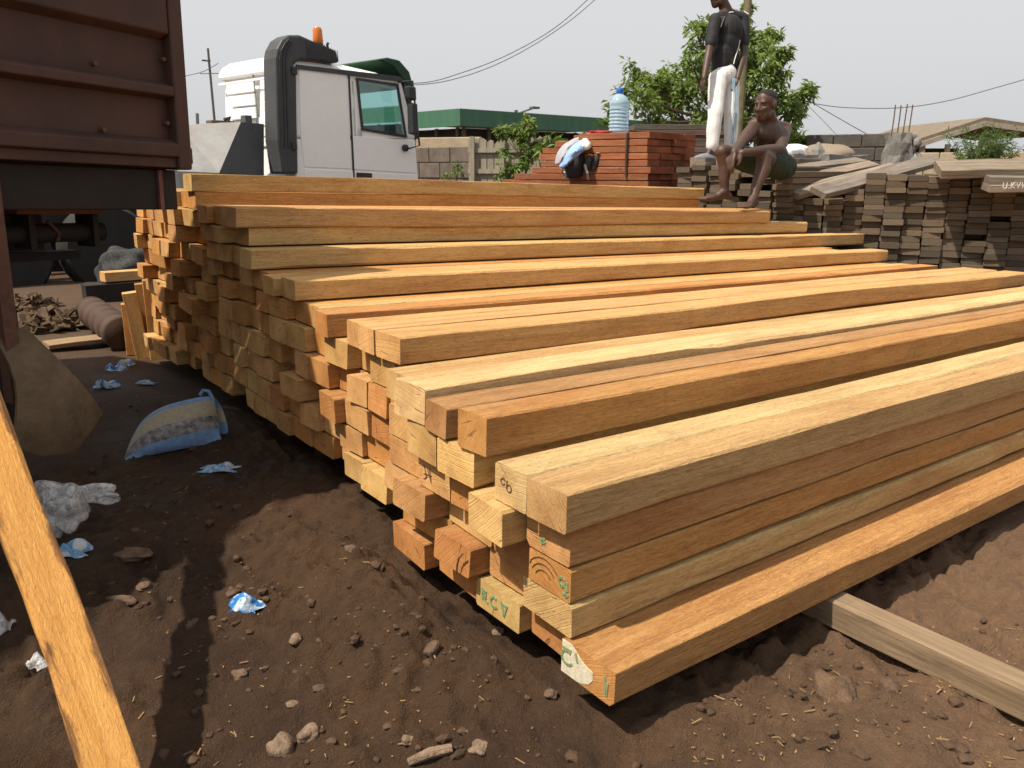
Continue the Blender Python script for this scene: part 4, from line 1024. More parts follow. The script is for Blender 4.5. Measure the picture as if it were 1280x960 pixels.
# feathery shrub at right
fs = lvl(1228, 10.4); fr_ = empty('feathery_shrub', fs); tag(fr_, 'feathery pale green shrub in front of the shed roof', 'shrub')
sm = MB(); pts = []
zb0 = zpx(206, 10.4) - BG
for k in range(64):
    x0 = random.gauss(0, .12); ang_ = random.gauss(0, .55); Lk = random.uniform(.30, .62) * (1.0 if abs(ang_) < .6 else .8)
    tip = _RT * (x0 + math.sin(ang_)*Lk*1.15) + _H * random.gauss(0, .15) + Vector((0, 0, zb0 - .12 + math.cos(ang_)*Lk)); st0 = _RT * x0 * .6 + Vector((0, 0, zb0 - .35))
    mid = st0.lerp(tip, .6) + Vector((0, 0, .07)); sm.tube([st0, mid, tip], [.006, .004, .002], 3)
    for j in range(42):
        t = random.uniform(.3, 1.0); q = st0.lerp(mid, min(1, t/.6)) if t < .6 else mid.lerp(tip, (t-.6)/.4)
        pts.append((q, Vector((random.gauss(0, 1), random.gauss(0, 1), .6)).normalized()))
sm.tube([Vector((0, 0, -.05)), Vector((0, 0, zb0 - .2))], [.05, .03], 6)
sm.build('stem', simple('green_stem', (.10, .12, .04), .8), fr_); leaves('foliage', pts, .085, GRASSY, fr_, -.3, .12)
# leaning wooden post behind the standing man
pa = P(938, -40, 9.3); pb_ = P(918, 196, 9.0); pb_.z = BG
tag(MB().tube([pb_, pb_.lerp(pa, .5) + _RT*.01, pa], [.055, .05, .045], 9).build('wooden_post', simple('mossy_post', (.11, .10, .055), .9, var=.3, scale=8, bump=.4), smooth=True), 'slightly leaning mossy wooden post behind the standing man', 'post')

# ------------------------------------------------------------------ things on and near the red stack
bt = P(773, 173, 8.05); bt.z = rzt + .002
bo = empty('water_bottle', bt); tag(bo, 'large clear blue water bottle standing on the red stack', 'bottle')
BOTT = NM('blue_bottle_plastic'); BOTT.setp('Base Color', (.52, .74, .88, 1)); BOTT.setp('Roughness', .12); BOTT.setp('Transmission Weight', .55); BOTT.setp('IOR', 1.25); BOTT = BOTT.mat
pf = [(.08, 0), (.098, .012)]
for k in range(7): pf += [(.102, .03 + k*.034), (.094, .045 + k*.034)]
pf += [(.102, .275), (.100, .300), (.060, .355), (.030, .372), (.026, .395)]
MB().lathe(pf, 24).build('body', BOTT, bo, smooth=True)
MB().lathe([(.034, .385), (.036, .39), (.036, .425), (.030, .432)], 16).build('cap', simple('blue_cap', (.02, .11, .45), .4), bo, smooth=True)
# backpack with draped clothes, leaning on the side of the red stack
CLOTH_B = simple('light_blue_cloth', (.25, .40, .66), .85, var=.2, scale=9, bump=.3); CLOTH_G = simple('grey_cloth', (.33, .33, .36), .9, var=.15, scale=9, bump=.3); CLOTH_W = simple('white_cloth', (.75, .75, .73), .85, var=.08, scale=9, bump=.3); BAGM = simple('dark_bag_fabric', (.028, .028, .032), .8, var=.3, scale=12, bump=.3)
bD = 7.92; bgo = empty('backpack', P(718, 220, bD)); tag(bgo, 'dark backpack hung on the front of the red stack', 'bag')
ux, uz, uy = _RT, Vector((0, 0, 1)), _H
def lp(px, py, D): return P(px, py, D) - P(718, 220, bD)
o = lump(lp(717, 207, bD + .02), .120, BAGM, 'bag_body', bgo, 4, .10, (1.0, .8, 1.25), 5, 1.4); o.rotation_euler = (0, R(10), HEAD - R(90) + .0)
for xx in (703, 731): MB().tube([lp(xx, 206, bD - .1), lp(xx + 3, 216, bD - .13), lp(xx + 4, 224, bD - .08)], .012, 5).build('strap', CLOTH_G, bgo)
def cloth(name, grid, mat, label, th=.012, parent=None):
    "grid rows of (px, py, D); becomes a draped, thickened, wrinkled sheet"
    n = len(grid); m_ = len(grid[0]); G = [[P(*c_) for c_ in r_] for r_ in grid]; N = 5; rows = []
    def sm_(vals, t):
        i = min(int(t), len(vals) - 2); f_ = t - i; a_, b_ = vals[i], vals[i+1]; p_, q_ = vals[max(i-1, 0)], vals[min(i+2, len(vals)-1)]
        return .5*((2*a_) + (b_-p_)*f_ + (2*p_-5*a_+4*b_-q_)*f_*f_ + (3*a_-p_-3*b_+q_)*f_**3)
    for i in range((n-1)*N + 1):
        mid = [sm_([G[r_][c_] for r_ in range(n)], i/N) for c_ in range(m_)]
        rows.append([sm_(mid, j/N) - _H * .010 * math.sin(i*1.3 + j*.9) * random.uniform(.4, 1) for j in range((m_-1)*N + 1)])
    mb = MB(); nr, nc = len(rows), len(rows[0]); vs = [p_ for r_ in rows for p_ in r_]
    mb.add(vs, [(i*nc + j, i*nc + j + 1, (i+1)*nc + j + 1, (i+1)*nc + j) for i in range(nr-1) for j in range(nc-1)])
    o = mb.build(name, mat, parent, smooth=True); s_ = o.modifiers.new('thick', 'SOLIDIFY'); s_.thickness = th; s_.offset = 0
    if label: tag(o, label, 'clothes')
    return o
cloth('grey_shirt', [[(717,174,8.15),(724,172,8.10),(731,173,8.15)],[(704,182,7.95),(715,178,7.85),(725,178,7.90)],[(696,194,7.90),(706,190,7.78),(714,186,7.83)],[(694,206,7.90),(699,205,7.82),(706,200,7.83)]], CLOTH_G, 'grey shirt draped over the left side of the backpack')
cloth('blue_shirt', [[(727,175,7.90),(734,178,7.85),(737,183,7.90)],[(714,184,7.76),(723,185,7.70),(730,188,7.76)],[(706,196,7.76),(714,196,7.70),(722,195,7.74)],[(699,209,7.80),(706,209,7.76),(712,203,7.76)]], CLOTH_B, 'light blue shirt lying over the backpack')
cloth('white_cloth', [[(724,180,7.83),(730,174,7.82),(735,175,7.88)],[(726,185,7.76),(733,180,7.74),(738,180,7.85)],[(730,187,7.78),(736,186,7.76),(738,184,7.85)]], CLOTH_W, 'crumpled white cloth on top of the backpack', .02)
SHOE = simple('shoe_dark', (.035, .035, .038), .6); SHOEI = simple('shoe_lining', (.55, .36, .16), .8)
for k, (px, py, lab) in enumerate(((732, 206, 'left sneaker of a dark pair tucked beside the backpack'), (742, 204, 'right sneaker of a dark pair tucked beside the backpack'))):
    sh = empty('sneaker', P(px, py + 9, 7.86)); tag(sh, lab, 'shoe', 'dark sneakers on the red stack')
    up_ = (Vector((0, 0, 1)) + _RT*.25).normalized(); mb = MB(); rings = []
    for t, w_, h_ in ((0, .022, .018), (.05, .036, .028), (.11, .038, .034), (.17, .034, .036), (.205, .026, .030)):
        c_ = up_ * (t * .75); rings.append([c_ + _RT*(w_*math.cos(a_)) - _H*(h_*math.sin(a_)) for a_ in [i*math.pi/5 for i in range(10)]])
    mb.loft(rings).build('upper', SHOE, sh, smooth=True)
    mb = MB(); c_ = up_*.16; mb.lathe([(.003, .0), (.024, .004), (.026, .012), (.003, .014)], 10, 0, Matrix.Translation(c_ - _H*.02) @ up_.to_track_quat('Z', 'Y').to_matrix().to_4x4()).build('lining', SHOEI, sh)
rp = P(750, 174, 7.95); rp.z = rzt + .012; o = lump(rp, .07, simple('red_cloth', (.42, .03, .035), .8), 'red_rag', None, 3, .3, (1.6, .7, .22), 8); o.rotation_euler = (0, 0, HEAD - R(90)); tag(o, 'small red rag lying on the red stack by the bottle', 'cloth')
o = lump(P(994, 189, 9.0), .085, CLOTH_W, 'white_sack', None, 4, .25, (1.7, .8, .75), 4); o.rotation_euler = (0, 0, HEAD - R(90)); tag(o, 'crumpled white plastic sack right of the seated man', 'sack')
sb_ = P(994, 189, 9.0); o2 = roughbox(.2, .15, sb_.z - .04 - BG, 5, .02).build('rubble_block', CONC); o2.location = (sb_.x, sb_.y, BG); tag(o2, 'rough block under the crumpled white sack', 'block')

# ------------------------------------------------------------------ people
def skinmat(name, c, c2):
    m = NM(name); v = m.coords((1, 1, 1), False); n = m.noise(v, 7, 4, .6); n2 = m.noise(v, 60, 3)
    m.setp('Base Color', m.mix(n, c, c2)); m.setp('Roughness', m.node('ShaderNodeMapRange', {'Value': n2, 'To Min': .42, 'To Max': .6}).outputs[0]); m.setp('Specular IOR Level', .4)
    m.setp('Subsurface Weight', .06); m.setp('Subsurface Radius', (.02, .008, .005)); return m.mat
SKIN = skinmat('dark_brown_skin', (.045, .023, .015, 1), (.085, .045, .031, 1)); HAIRM = simple('black_hair', (.020, .016, .014), .85, var=.3, scale=120, bump=.6)
EYEM = simple('eye', (.06, .05, .045), .3)
def capsule(mb, p0, p1, r0, r1, n=12):
    p0, p1 = Vector(p0), Vector(p1); ax = (p1 - p0); L = ax.length; ax = ax.normalized() if L > 1e-6 else Vector((0, 0, 1))
    M = Matrix.Translation(p0) @ ax.to_track_quat('Z', 'Y').to_matrix().to_4x4()
    pr = [(r0 * math.sin(a), -r0 * math.cos(a)) for a in [R(8), R(30), R(60), R(90)]] + [(r1 * math.cos(a), L + r1 * math.sin(a)) for a in [0, R(30), R(60), R(82)]]
    mb.lathe(pr, n, 0, M)
def ellip(mb, c, ax, ay, az, n=14):
    "ellipsoid from three axis vectors"
    M = Matrix(((ax.x, ay.x, az.x, c.x), (ax.y, ay.y, az.y, c.y), (ax.z, ay.z, az.z, c.z), (0, 0, 0, 1)))
    mb.lathe([(math.sin(a), -math.cos(a)) for a in [R(6 + k*14) for k in range(13)]], n, 0, M)
def chain(mb, pts, rad):
    for (a, b), (ra, rb) in zip(zip(pts[:-1], pts[1:]), zip(rad[:-1], rad[1:])): capsule(mb, a, b, ra, rb)
def remesh(mb, name, mat, parent, voxel, smooth=3, wrinkle=0.0, wf=30):
    tmp = mb.build('tmp', mat); md = tmp.modifiers.new('r', 'REMESH'); md.mode = 'VOXEL'; md.voxel_size = voxel
    dg = bpy.context.evaluated_depsgraph_get(); me_ = bpy.data.meshes.new_from_object(tmp.evaluated_get(dg))
    bpy.data.objects.remove(tmp)
    bm = bmesh.new(); bm.from_mesh(me_)
    for _ in range(smooth): bmesh.ops.smooth_vert(bm, verts=bm.verts, factor=.5, use_axis_x=True, use_axis_y=True, use_axis_z=True)
    if wrinkle:
        bm.normal_update()
        for v_ in bm.verts:
            c_ = v_.co; v_.co = c_ + v_.normal * wrinkle * (math.sin(c_.z*wf + 3*math.sin(c_.x*wf*.4) + 2*math.sin(c_.y*wf*.5)) * .6 + math.sin(c_.z*wf*.43 + c_.x*wf*.9 + 1.3) * .5)
    bm.to_mesh(me_); bm.free(); me_.name = name; me_.materials.clear(); me_.materials.append(mat)
    me_.polygons.foreach_set('use_smooth', [True]*len(me_.polygons)); o = bpy.data.objects.new(name, me_); COL.objects.link(o)
    if parent: o.parent = parent
    return o
def head(mb, c, f, s):
    "c head centre, f facing, s scale; returns axes"
    f = f.normalized(); r = f.cross(Vector((0, 0, 1))).normalized(); u = r.cross(f).normalized()
    E_ = lambda off, a, b, d: ellip(mb, c + (r*off[0] + f*off[1] + u*off[2])*s, r*a*s, f*b*s, u*d*s)
    E_((0, -.012, .028), .072, .094, .082)            # skull
    E_((0, .022, -.030), .058, .066, .075)            # face
    E_((0, .048, -.088), .038, .036, .028)            # chin
    for sg in (-1, 1):
        E_((sg*.034, .030, -.066), .026, .040, .030)  # jaw
        E_((sg*.034, .066, -.022), .022, .018, .018)  # cheek
        E_((sg*.026, .078, .022), .024, .013, .010)   # brow
        E_((sg*.074, -.006, -.008), .010, .022, .032) # ear
        E_((sg*.013, .088, -.034), .011, .012, .009)  # nostril
    capsule(mb, c + (f*.082 + u*.008)*s, c + (f*.098 - u*.030)*s, .009*s, .013*s)
    E_((0, .082, -.058), .024, .014, .009); E_((0, .080, -.072), .022, .014, .010)  # lips
    return r, f, u
def face_bits(root, c, r, f, u, s):
    for sg in (-1, 1):
        mb = MB(); ellip(mb, c + (r*sg*.028 + f*.076 + u*.004)*s, r*.011*s, f*.008*s, u*.0045*s); mb.build('eye', EYEM, root, smooth=True)
    mb = MB(); rings = []
    for k in range(9):
        a = R(88 - k*14); ring = []
        for j in range(28):
            b = 2*math.pi*j/28; sb = math.sin(b); low = .12 + .62*max(0, sb)**1.5 - .40*max(0, -sb) + .05*math.sin(b*5)
            aa = max(a, low + R(4)); ring.append(c + (r*(.0722*math.cos(aa)*math.cos(b)) + f*(-.012 + .0942*math.cos(aa)*math.sin(b)) + u*(.028 + .0825*math.sin(aa)))*s)
        rings.append(ring)
    mb.loft(rings).build('hair', HAIRM, root, smooth=True)
def hand(mb, wrist, d, pn, s, curl=.5, side=1):
    "palm plus five bent fingers; d points along the hand, pn is the palm normal"
    d = d.normalized(); pn = (pn - d*pn.dot(d)).normalized(); sd = d.cross(pn).normalized()*side
    ellip(mb, wrist + d*.045*s, d*.050*s, sd*.038*s, pn*.016*s)
    for k, (o_, L) in enumerate(((-.030, .062), (-.010, .074), (.011, .070), (.030, .054))):
        b = wrist + (d*.084 + sd*o_)*s; m_ = b + (d*math.cos(curl*.7) + pn*math.sin(curl*.7))*L*.5*s; e_ = m_ + (d*math.cos(curl*1.9) + pn*math.sin(curl*1.9))*L*.5*s
        capsule(mb, b - d*.02*s, m_, .0095*s, .0088*s, 8); capsule(mb, m_, e_, .0088*s, .0072*s, 8)
    b = wrist + (d*.03 - sd*.032)*s; m_ = b + (d*.6 - sd*.7 + pn*.3).normalized()*.035*s; capsule(mb, b, m_, .013*s, .010*s, 8); capsule(mb, m_, m_ + (d*.9 - sd*.1 + pn*.4).normalized()*.030*s, .010*s, .008*s, 8)
def foot(mb, ankle, toe, s):
    d = toe - ankle; d.z = 0; d.normalize(); sd = d.cross(Vector((0, 0, 1))); z = toe.z
    heel = Vector((ankle.x, ankle.y, z + .012*s)) - d*.03*s
    ellip(mb, heel + Vector((0, 0, .014*s)), d*.040*s, sd*.032*s, Vector((0, 0, .028*s)))
    ball = heel + d*.165*s; capsule(mb, heel + Vector((0, 0, .022*s)), ball, .030*s, .022*s); ellip(mb, ball, d*.05*s, sd*.045*s, Vector((0, 0, .020*s)))
    capsule(mb, ankle, heel + d*.08*s + Vector((0, 0, .022*s)), .034*s, .028*s)
    for k in range(5):
        o_ = -.034 + .017*k; L = .055 - .006*k; b = ball + (d*.03 + sd*o_*-1)*s
        capsule(mb, b, b + d*L*s*.8 - Vector((0, 0, .004*s)), (.013 - .001*k)*s, (.011 - .001*k)*s, 8)

S1 = 1.0
def person_seated():
    root = empty('person', (0, 0, 0)); hipL, hipR = P(958, 207, 6.22), P(979, 209, 6.25)
    root.location = (hipL + hipR)/2 - Vector((0, 0, .07))
    off = root.location.copy(); Q = lambda x, y, D: P(x, y, D) - off
    tag(root, 'bare chested person in green shorts sitting on the grey boards, hands clasped', 'person')
    mb = MB(); f = (-_RT*.70 - _H*.62 - Vector((0, 0, .10)))
    hc = Q(957, 131, 5.92); ax = head(mb, hc, f, S1)
    nb = Q(965, 158, 6.08); chain(mb, [hc - ax[2]*.06*S1 - ax[1]*.03, nb], [.050*S1, .058*S1])
    shL, shR = Q(943, 158, 5.98), Q(982, 162, 6.16); ch = Q(963, 175, 6.10); be = Q(968, 194, 6.17); pe = Q(969, 208, 6.23)
    sdv = (shR - shL).normalized(); up = (nb - pe).normalized(); fr = sdv.cross(up).normalized()
    ellip(mb, ch + up*.015, sdv*.150, fr*.100, up*.145); ellip(mb, ch + up*.075, sdv*.155, fr*.080, up*.075); ellip(mb, be, sdv*.125, fr*.098, up*.13); ellip(mb, pe, sdv*.150, fr*.115, up*.10)
    for sg, sh in ((-1, shL), (1, shR)):
        ellip(mb, sh + sdv*sg*-.012, sdv*.056, fr*.056, up*.060); ellip(mb, ch + sdv*sg*.062 + up*.035 - fr*(-.0) + (-_H*.065 - _RT*.03), sdv*.068, fr*.035, up*.055)
        chain(mb, [nb + up*.01, sh + up*.02], [.045, .040])
    elL, wrL = Q(926, 180, 5.80), Q(918, 190, 5.62); elR, wrR = Q(974, 186, 5.92), Q(928, 191, 5.62)
    for sh, el, wr in ((shL, elL, wrL), (shR, elR, wrR)):
        chain(mb, [sh, sh.lerp(el, .45), el], [.048, .050, .036]); chain(mb, [el, el.lerp(wr, .35), wr], [.038, .041, .026])
    hand(mb, wrL, -_RT*.35 - Vector((0, 0, 1)) - _H*.3, _RT*.9 + _H*.3, S1, .45, 1); hand(mb, wrR, -_RT*.95 - Vector((0, 0, .5)), _H*.6 - Vector((0, 0, .7)), S1, .7, -1)
    knL, anL, toL = Q(903, 190, 5.92), Q(906, 239, 5.98), Q(878, 250, 5.93); knR, anR, toR = Q(955, 196, 5.80), Q(942, 246, 5.74), Q(929, 260, 5.60)
    for hp, kn, an in ((hipL - off, knL, anL), (hipR - off, knR, anR)):
        chain(mb, [hp, hp.lerp(kn, .5), kn], [.088, .078, .056]); bk = (an - kn).normalized(); calf = kn.lerp(an, .32) + (_RT*.02 + _H*.012)
        chain(mb, [kn, calf, kn.lerp(an, .7), an], [.053, .055, .040, .031])
    foot(mb, anL, toL, S1); foot(mb, anR, toR, S1)
    remesh(mb, 'body', SKIN, root, .0075, 2); face_bits(root, hc, *ax, S1)
    sh = MB(); ellip(sh, pe + up*.01, sdv*.162, fr*.128, up*.105)
    for hp, kn in ((hipL - off, knL), (hipR - off, knR)): chain(sh, [hp, hp.lerp(kn, .45), hp.lerp(kn, .72)], [.104, .098, .082])
    remesh(sh, 'shorts', simple('dark_green_shorts', (.020, .034, .024), .85, var=.25, scale=12, bump=.3), root, .009, 2, .004, 55)
def person_standing():
    D = 7.7; root = empty('person', (0, 0, 0)); root.location = P(900, 197, D); off = root.location.copy(); Q = lambda x, y, dd=0: P(x, y, D + dd) - off
    tag(root, 'standing person in black shirt and white track trousers on the grey boards', 'person')
    mb = MB(); s = .98; f = (-_RT*.92 - _H*.35 - Vector((0, 0, .12)))
    hc = Q(899, -6, 0); ax = head(mb, hc, f, s)
    nb = Q(908, 14, .06); chain(mb, [hc - ax[2]*.05 - ax[1]*.03, nb], [.052, .060])
    shL, shR = Q(894, 25, -.10), Q(928, 23, .14); ch = Q(911, 42, .04); wa = Q(906, 74, .04); pe = Q(905, 95, .04); sdv = (shR - shL).normalized(); up = Vector((0, 0, 1)); fr = sdv.cross(up).normalized()
    ellip(mb, ch, sdv*.145, fr*.098, up*.17); ellip(mb, wa, sdv*.12, fr*.09, up*.17); ellip(mb, pe, sdv*.112, fr*.082, up*.10)
    for sh in (shL, shR): ellip(mb, sh, sdv*.05, fr*.055, up*.06); chain(mb, [nb, sh], [.045, .042])
    arms = ((shL, Q(886, 66, -.14), Q(880, 98, -.20)), (shR, Q(930, 66, .10), Q(922, 98, .0)))
    for sh, el, wr in arms: chain(mb, [sh, sh.lerp(el, .5), el], [.047, .046, .036]); chain(mb, [el, el.lerp(wr, .3), wr], [.036, .038, .025])
    hand(mb, arms[0][2], Vector((0, 0, -1)) - _RT*.15, _RT*.8 + _H*.3, s, .5, 1); hand(mb, arms[1][2], Vector((0, 0, -1)) - _RT*.25, -_RT*.9, s, .6, -1)
    legs = ((Q(897, 99, -.02), Q(894, 142, -.08), Q(890, 184, -.03), Q(872, 198, -.10)), (Q(913, 99, .10), Q(914, 141, .06), Q(913, 184, .14), Q(894, 197, .05)))
    for hp, kn, an, to in legs:
        chain(mb, [hp, kn, an], [.062, .050, .034])
    for hp, kn, an, to in legs: foot(mb, an, to, s)
    remesh(mb, 'body', SKIN, root, .0085, 2); face_bits(root, hc, *ax, s)
    BLK = simple('black_jersey', (.016, .016, .018), .75, var=.25, scale=14, bump=.2)
    t = MB(); ellip(t, ch + up*.012, sdv*.160, fr*.115, up*.165); ellip(t, ch.lerp(wa, .5), sdv*.148, fr*.108, up*.17); chain(t, [wa + up*.05 - sdv*.05, wa - up*.065 - sdv*.05], [.098, .100]); chain(t, [wa + up*.05 + sdv*.05, wa - up*.065 + sdv*.05], [.098, .100])
    for sh, el, wr in arms: chain(t, [nb - up*.045, sh], [.062, .060]); chain(t, [sh, sh.lerp(el, .55), sh.lerp(el, .72)], [.064, .060, .056])
    st = remesh(t, 'shirt', BLK, root, .009, 2, .003, 40)
    WP = simple('white_piping', (.7, .7, .7), .8)
    tb_ = MB(); tb_.tube([nb + (r_ := (ax[0]*math.cos(a) + ax[1]*math.sin(a)))*.066 - up*(.020 + .018*max(0, math.sin(a))) for a in [k*2*math.pi/16 for k in range(17)]], .006, 6).build('collar', WP, st)
    MB().tube([P(925, 50, D + .02) - off, P(923, 60, D + .0) - off, P(919, 72, D - .03) - off, P(917, 80, D - .035) - off], .0045, 6).build('side_piping', WP, st)
    MB().tube([shR + up*.058 - fr*.0 + (-_H*.03), shR + up*.03 + (_RT*.045 - _H*.04)], .008, 6).build('shoulder_piping', WP, st)
    LG = simple('grey_print', (.16, .15, .14), .8)
    lc = MB()
    for k in range(5): lc.tube([P(897 - k*.5, 22 + k*2.6, D - .155) - off, P(904 - k*.5, 21 + k*2.6, D - .13) - off], .004, 5)
    lc.tube([P(898, 20, D - .15) - off, P(894, 34, D - .165) - off], .004, 5); lc.tube([P(906, 20, D - .125) - off, P(901, 34, D - .15) - off], .004, 5)
    lc.build('chest_lacing', LG, st)
    tr_ = MB(); ellip(tr_, pe + up*.005, sdv*.140, fr*.108, up*.115)
    for hp, kn, an, to in legs: chain(tr_, [hp, kn, kn.lerp(an, .6), an + up*.012], [.090, .072, .067, .059])
    WT = simple('white_tracksuit', (.74, .73, .72), .85, var=.05, scale=22, bump=.9)
    tro = remesh(tr_, 'trousers', WT, root, .009, 1, .0030, 34)
    BL = simple('blue_stripe', (.30, .45, .55), .8)
    for k in range(3):
        dx = 1.9*k
        MB().tube([P(916 + dx, 98, D - .035 + .012*k) - off, P(917 + dx, 120, D - .03 + .012*k) - off, P(917 + dx, 141, D - .025 + .01*k) - off, P(915.5 + dx, 165, D + .035 + .01*k) - off, P(914 + dx, 180, D + .06 + .01*k) - off], .0052, 6).build('side_stripe', BL, tro)
    SM = simple('grey_clog', (.16, .18, .22), .7)
    for k, (hp, kn, an, to) in enumerate(legs):
        m_ = MB(); d = to - an; d.z = 0; d.normalize(); sd = d.cross(up); z = to.z - .008; h0 = Vector((an.x, an.y, z)) - d*.05
        rings = []
        for t_, w_, h_ in ((0, .030, .03), (.04, .042, .05), (.12, .046, .060), (.19, .050, .050), (.25, .040, .035), (.275, .020, .02)):
            c_ = h0 + d*t_; rings.append([c_ + sd*w_*math.cos(a) + up*max(0, h_*math.sin(a)) for a in [k2*math.pi/6 for k2 in range(7)]] + [c_ - sd*w_*.8 - up*.012, c_ + sd*w_*.8 - up*.012])
        m_.loft(rings).build('shoe', SM, root, smooth=True)
person_seated(); person_standing()
# boards that carry the standing man
for k in range(2):
    q = P(872, 200 + k*6.6, 7.35); loose(q, q + frA[3]*1.6 + Vector((0, 0, .0)), .17, .048, ('upper' if k == 0 else 'lower') + ' grey board under the left foot of the standing person')
    q = P(905, 200 + k*6.6, 7.25); loose(q, q + frA[3]*1.6, .17, .048, ('upper' if k == 0 else 'lower') + ' grey board under the right foot of the standing person')

# ------------------------------------------------------------------ things on the ground
def gp(px, py, lift=0.0):
    p = on(px, py, 2, 0.0)
    for _ in range(3): p = on(px, py, 2, gz(p.x, p.y))
    p.z += lift; return p
STONE = simple('muddy_stone', (.115, .072, .048), .95, var=.5, scale=22, bump=.9); STONE2 = simple('pale_stone', (.19, .130, .088), .95, var=.5, scale=22, bump=.9)
def stone(px, py, rpx, label, mat=STONE, sq=(1, .8, .6), seed=1, amp=.28):
    p = gp(px, py); r = rpx * (p - CAM).length / 1000
    o = lump(p + Vector((0, 0, r*sq[2]*.35)), r, mat, 'stone', None, 4, amp*.75, sq, seed, 1.6); o.rotation_euler = (0, 0, seed*1.3); tag(o, label, 'stone', 'stones and clods lying in the mud')
for a in ((167, 694, 17, 'flat brown stone in the mud left of the plank shadow', STONE, (1.2, .8, .35), 2), (154, 752, 12, 'elongated muddy stone right of the leaning plank', STONE, (.5, 1.3, .45), 3), (353, 938, 15, 'pale rounded stone near the bottom edge, left of two', STONE2, (1, .9, .8), 4),
          (386, 922, 13, 'pale rounded stone near the bottom edge, right of two', STONE2, (1.1, .8, .6), 5), (599, 937, 12, 'pale angular stone at the bottom under the timber ends', STONE2, (1, .9, .5), 6), (541, 818, 12, 'upright brown stone in front of the lettered end', STONE, (.8, .7, 1.0), 7),
          (1044, 872, 26, 'big clod of soil in front of the bearer', simple('dry_clod', (.125, .076, .046), .95, var=.45, scale=26, bump=1.0), (1.1, .8, .6), 8), (510, 927, 7, 'small pebble left of the stick', STONE2, (1, 1, .7), 9), (370, 801, 8, 'small stone right of the plank shadow', STONE2, (1, .9, .6), 10),
          (180, 735, 9, 'small muddy stone below the flat brown one', STONE, (1, .8, .5), 11), (240, 783, 8, 'dark stone lying in the plank shadow', STONE, (1, .8, .6), 12), (292, 742, 8, 'small stone just left of the blue sachet', STONE, (1, .9, .7), 13), (366, 881, 7, 'small flat pebble above the two pale stones', STONE2, (1.2, .8, .4), 14), (1112, 862, 12, 'brown clod right of the big clod', STONE, (1.2, .8, .5), 15),
          (690, 870, 8, 'small clod under the overhanging front timber', STONE, (1, .9, .7), 16), (622, 792, 7, 'pebble below the bottom row of ends', STONE2, (1, .8, .6), 17), (440, 690, 10, 'clod left of the front bundle', STONE, (1, .8, .7), 18), (300, 845, 9, 'clod right of the plank shadow, low in the photo', STONE, (1, .9, .6), 19)):
    stone(*a[:4], *a[4:6], a[6])
p = gp(538, 950, .012); d = (gp(566, 940) - gp(512, 958)); tag(MB().tube([p - d*.5, p + Vector((0, 0, .006)), p + d*.5], [.009, .012, .010], 7).build('stick', STONE2, smooth=True), 'short broken stick at the bottom edge', 'stick')
# sachets and bags
def plastic(name, c, c2, tr=.35, film=False):
    m = NM(name); v = m.coords((1, 1, 1)); f = m.ramp(m.noise(v, 26, 3, .5, .5), [(.44, 0.0), (.54, 1.0)])
    m.setp('Base Color', m.mix(f, c, c2)); m.setp('Roughness', .22); m.setp('Transmission Weight', tr); m.setp('IOR', 1.15); m.setp('Normal', m.bump(m.noise(v, 45, 4, .7, 1.0), .9, .01))
    if film: m.setp('Alpha', m.ramp(m.noise(v, 30, 4, .65, 1.0), [(.40, .22), (.62, .85)]))
    return m.mat
BLUEP = plastic('blue_sachet_plastic', (.04, .22, .62, 1), (.55, .66, .74, 1), .15); CLEARP = plastic('clear_plastic', (.60, .60, .60, 1), (.78, .77, .76, 1), .2, True); PALEP = plastic('pale_sachet_plastic', (.20, .42, .68, 1), (.66, .70, .73, 1), .25)
def crumple(px, py, wpx, hpx, label, mat, seed, name='plastic_sachet', cat='litter', group='plastic water sachets in the mud'):
    p = gp(px, py); sc = (p - CAM).length / 1000; rr = random.Random(seed); N, Mx = 13, 9
    ux_ = (_RT + _H*rr.uniform(-.3, .3)).normalized(); uy_ = Vector((0, 0, 1)).cross(ux_)
    W, Hh = wpx*sc, hpx*sc*1.15; mb = MB(); vs = []
    ph = [(rr.uniform(0, 6), rr.uniform(4, 11), rr.uniform(4, 11)) for _ in range(4)]
    for i in range(N):
        for j in range(Mx):
            a, b = i/(N-1) - .5, j/(Mx-1) - .5
            edge = (1 - (2*abs(a))**3) * (1 - (2*abs(b))**3)
            z = edge * Hh*.55 + Hh*.22*sum(math.sin(q0 + a*q1 + b*q2) for q0, q1, q2 in ph)/2 * (.3 + .7*edge) + rr.uniform(-1, 1)*Hh*.05
            vs.append(ux_*(a*W*(1 + .25*math.sin(b*7 + seed))) + uy_*(b*max(Hh*1.1, W*.45)*(1 + .25*math.sin(a*9 + seed*2))) + Vector((0, 0, max(0.002, z))))
    mb.add(vs, [(i*Mx + j, i*Mx + j + 1, (i+1)*Mx + j + 1, (i+1)*Mx + j) for i in range(N-1) for j in range(Mx-1)])
    o = mb.build(name, mat); o.location = p + Vector((0, 0, .003)); s_ = o.modifiers.new('thick', 'SOLIDIFY'); s_.thickness = .002
    return tag(o, label, cat, group)
crumple(145, 463, 24, 10, 'blue sachet farthest back, one of a touching pair', BLUEP, 1); crumple(158, 457, 16, 11, 'pale blue sachet lying against the farthest blue one', PALEP, 2); crumple(136, 484, 26, 12, 'blue sachet in shade left of the woven sack', BLUEP, 3)
crumple(183, 480, 20, 6, 'flat blue grey sachet above the woven sack', PALEP, 4); crumple(274, 588, 38, 10, 'pale flat sachet right below the woven sack', PALEP, 5); crumple(92, 692, 32, 20, 'clear and blue sachet against the leaning plank', PALEP, 6)
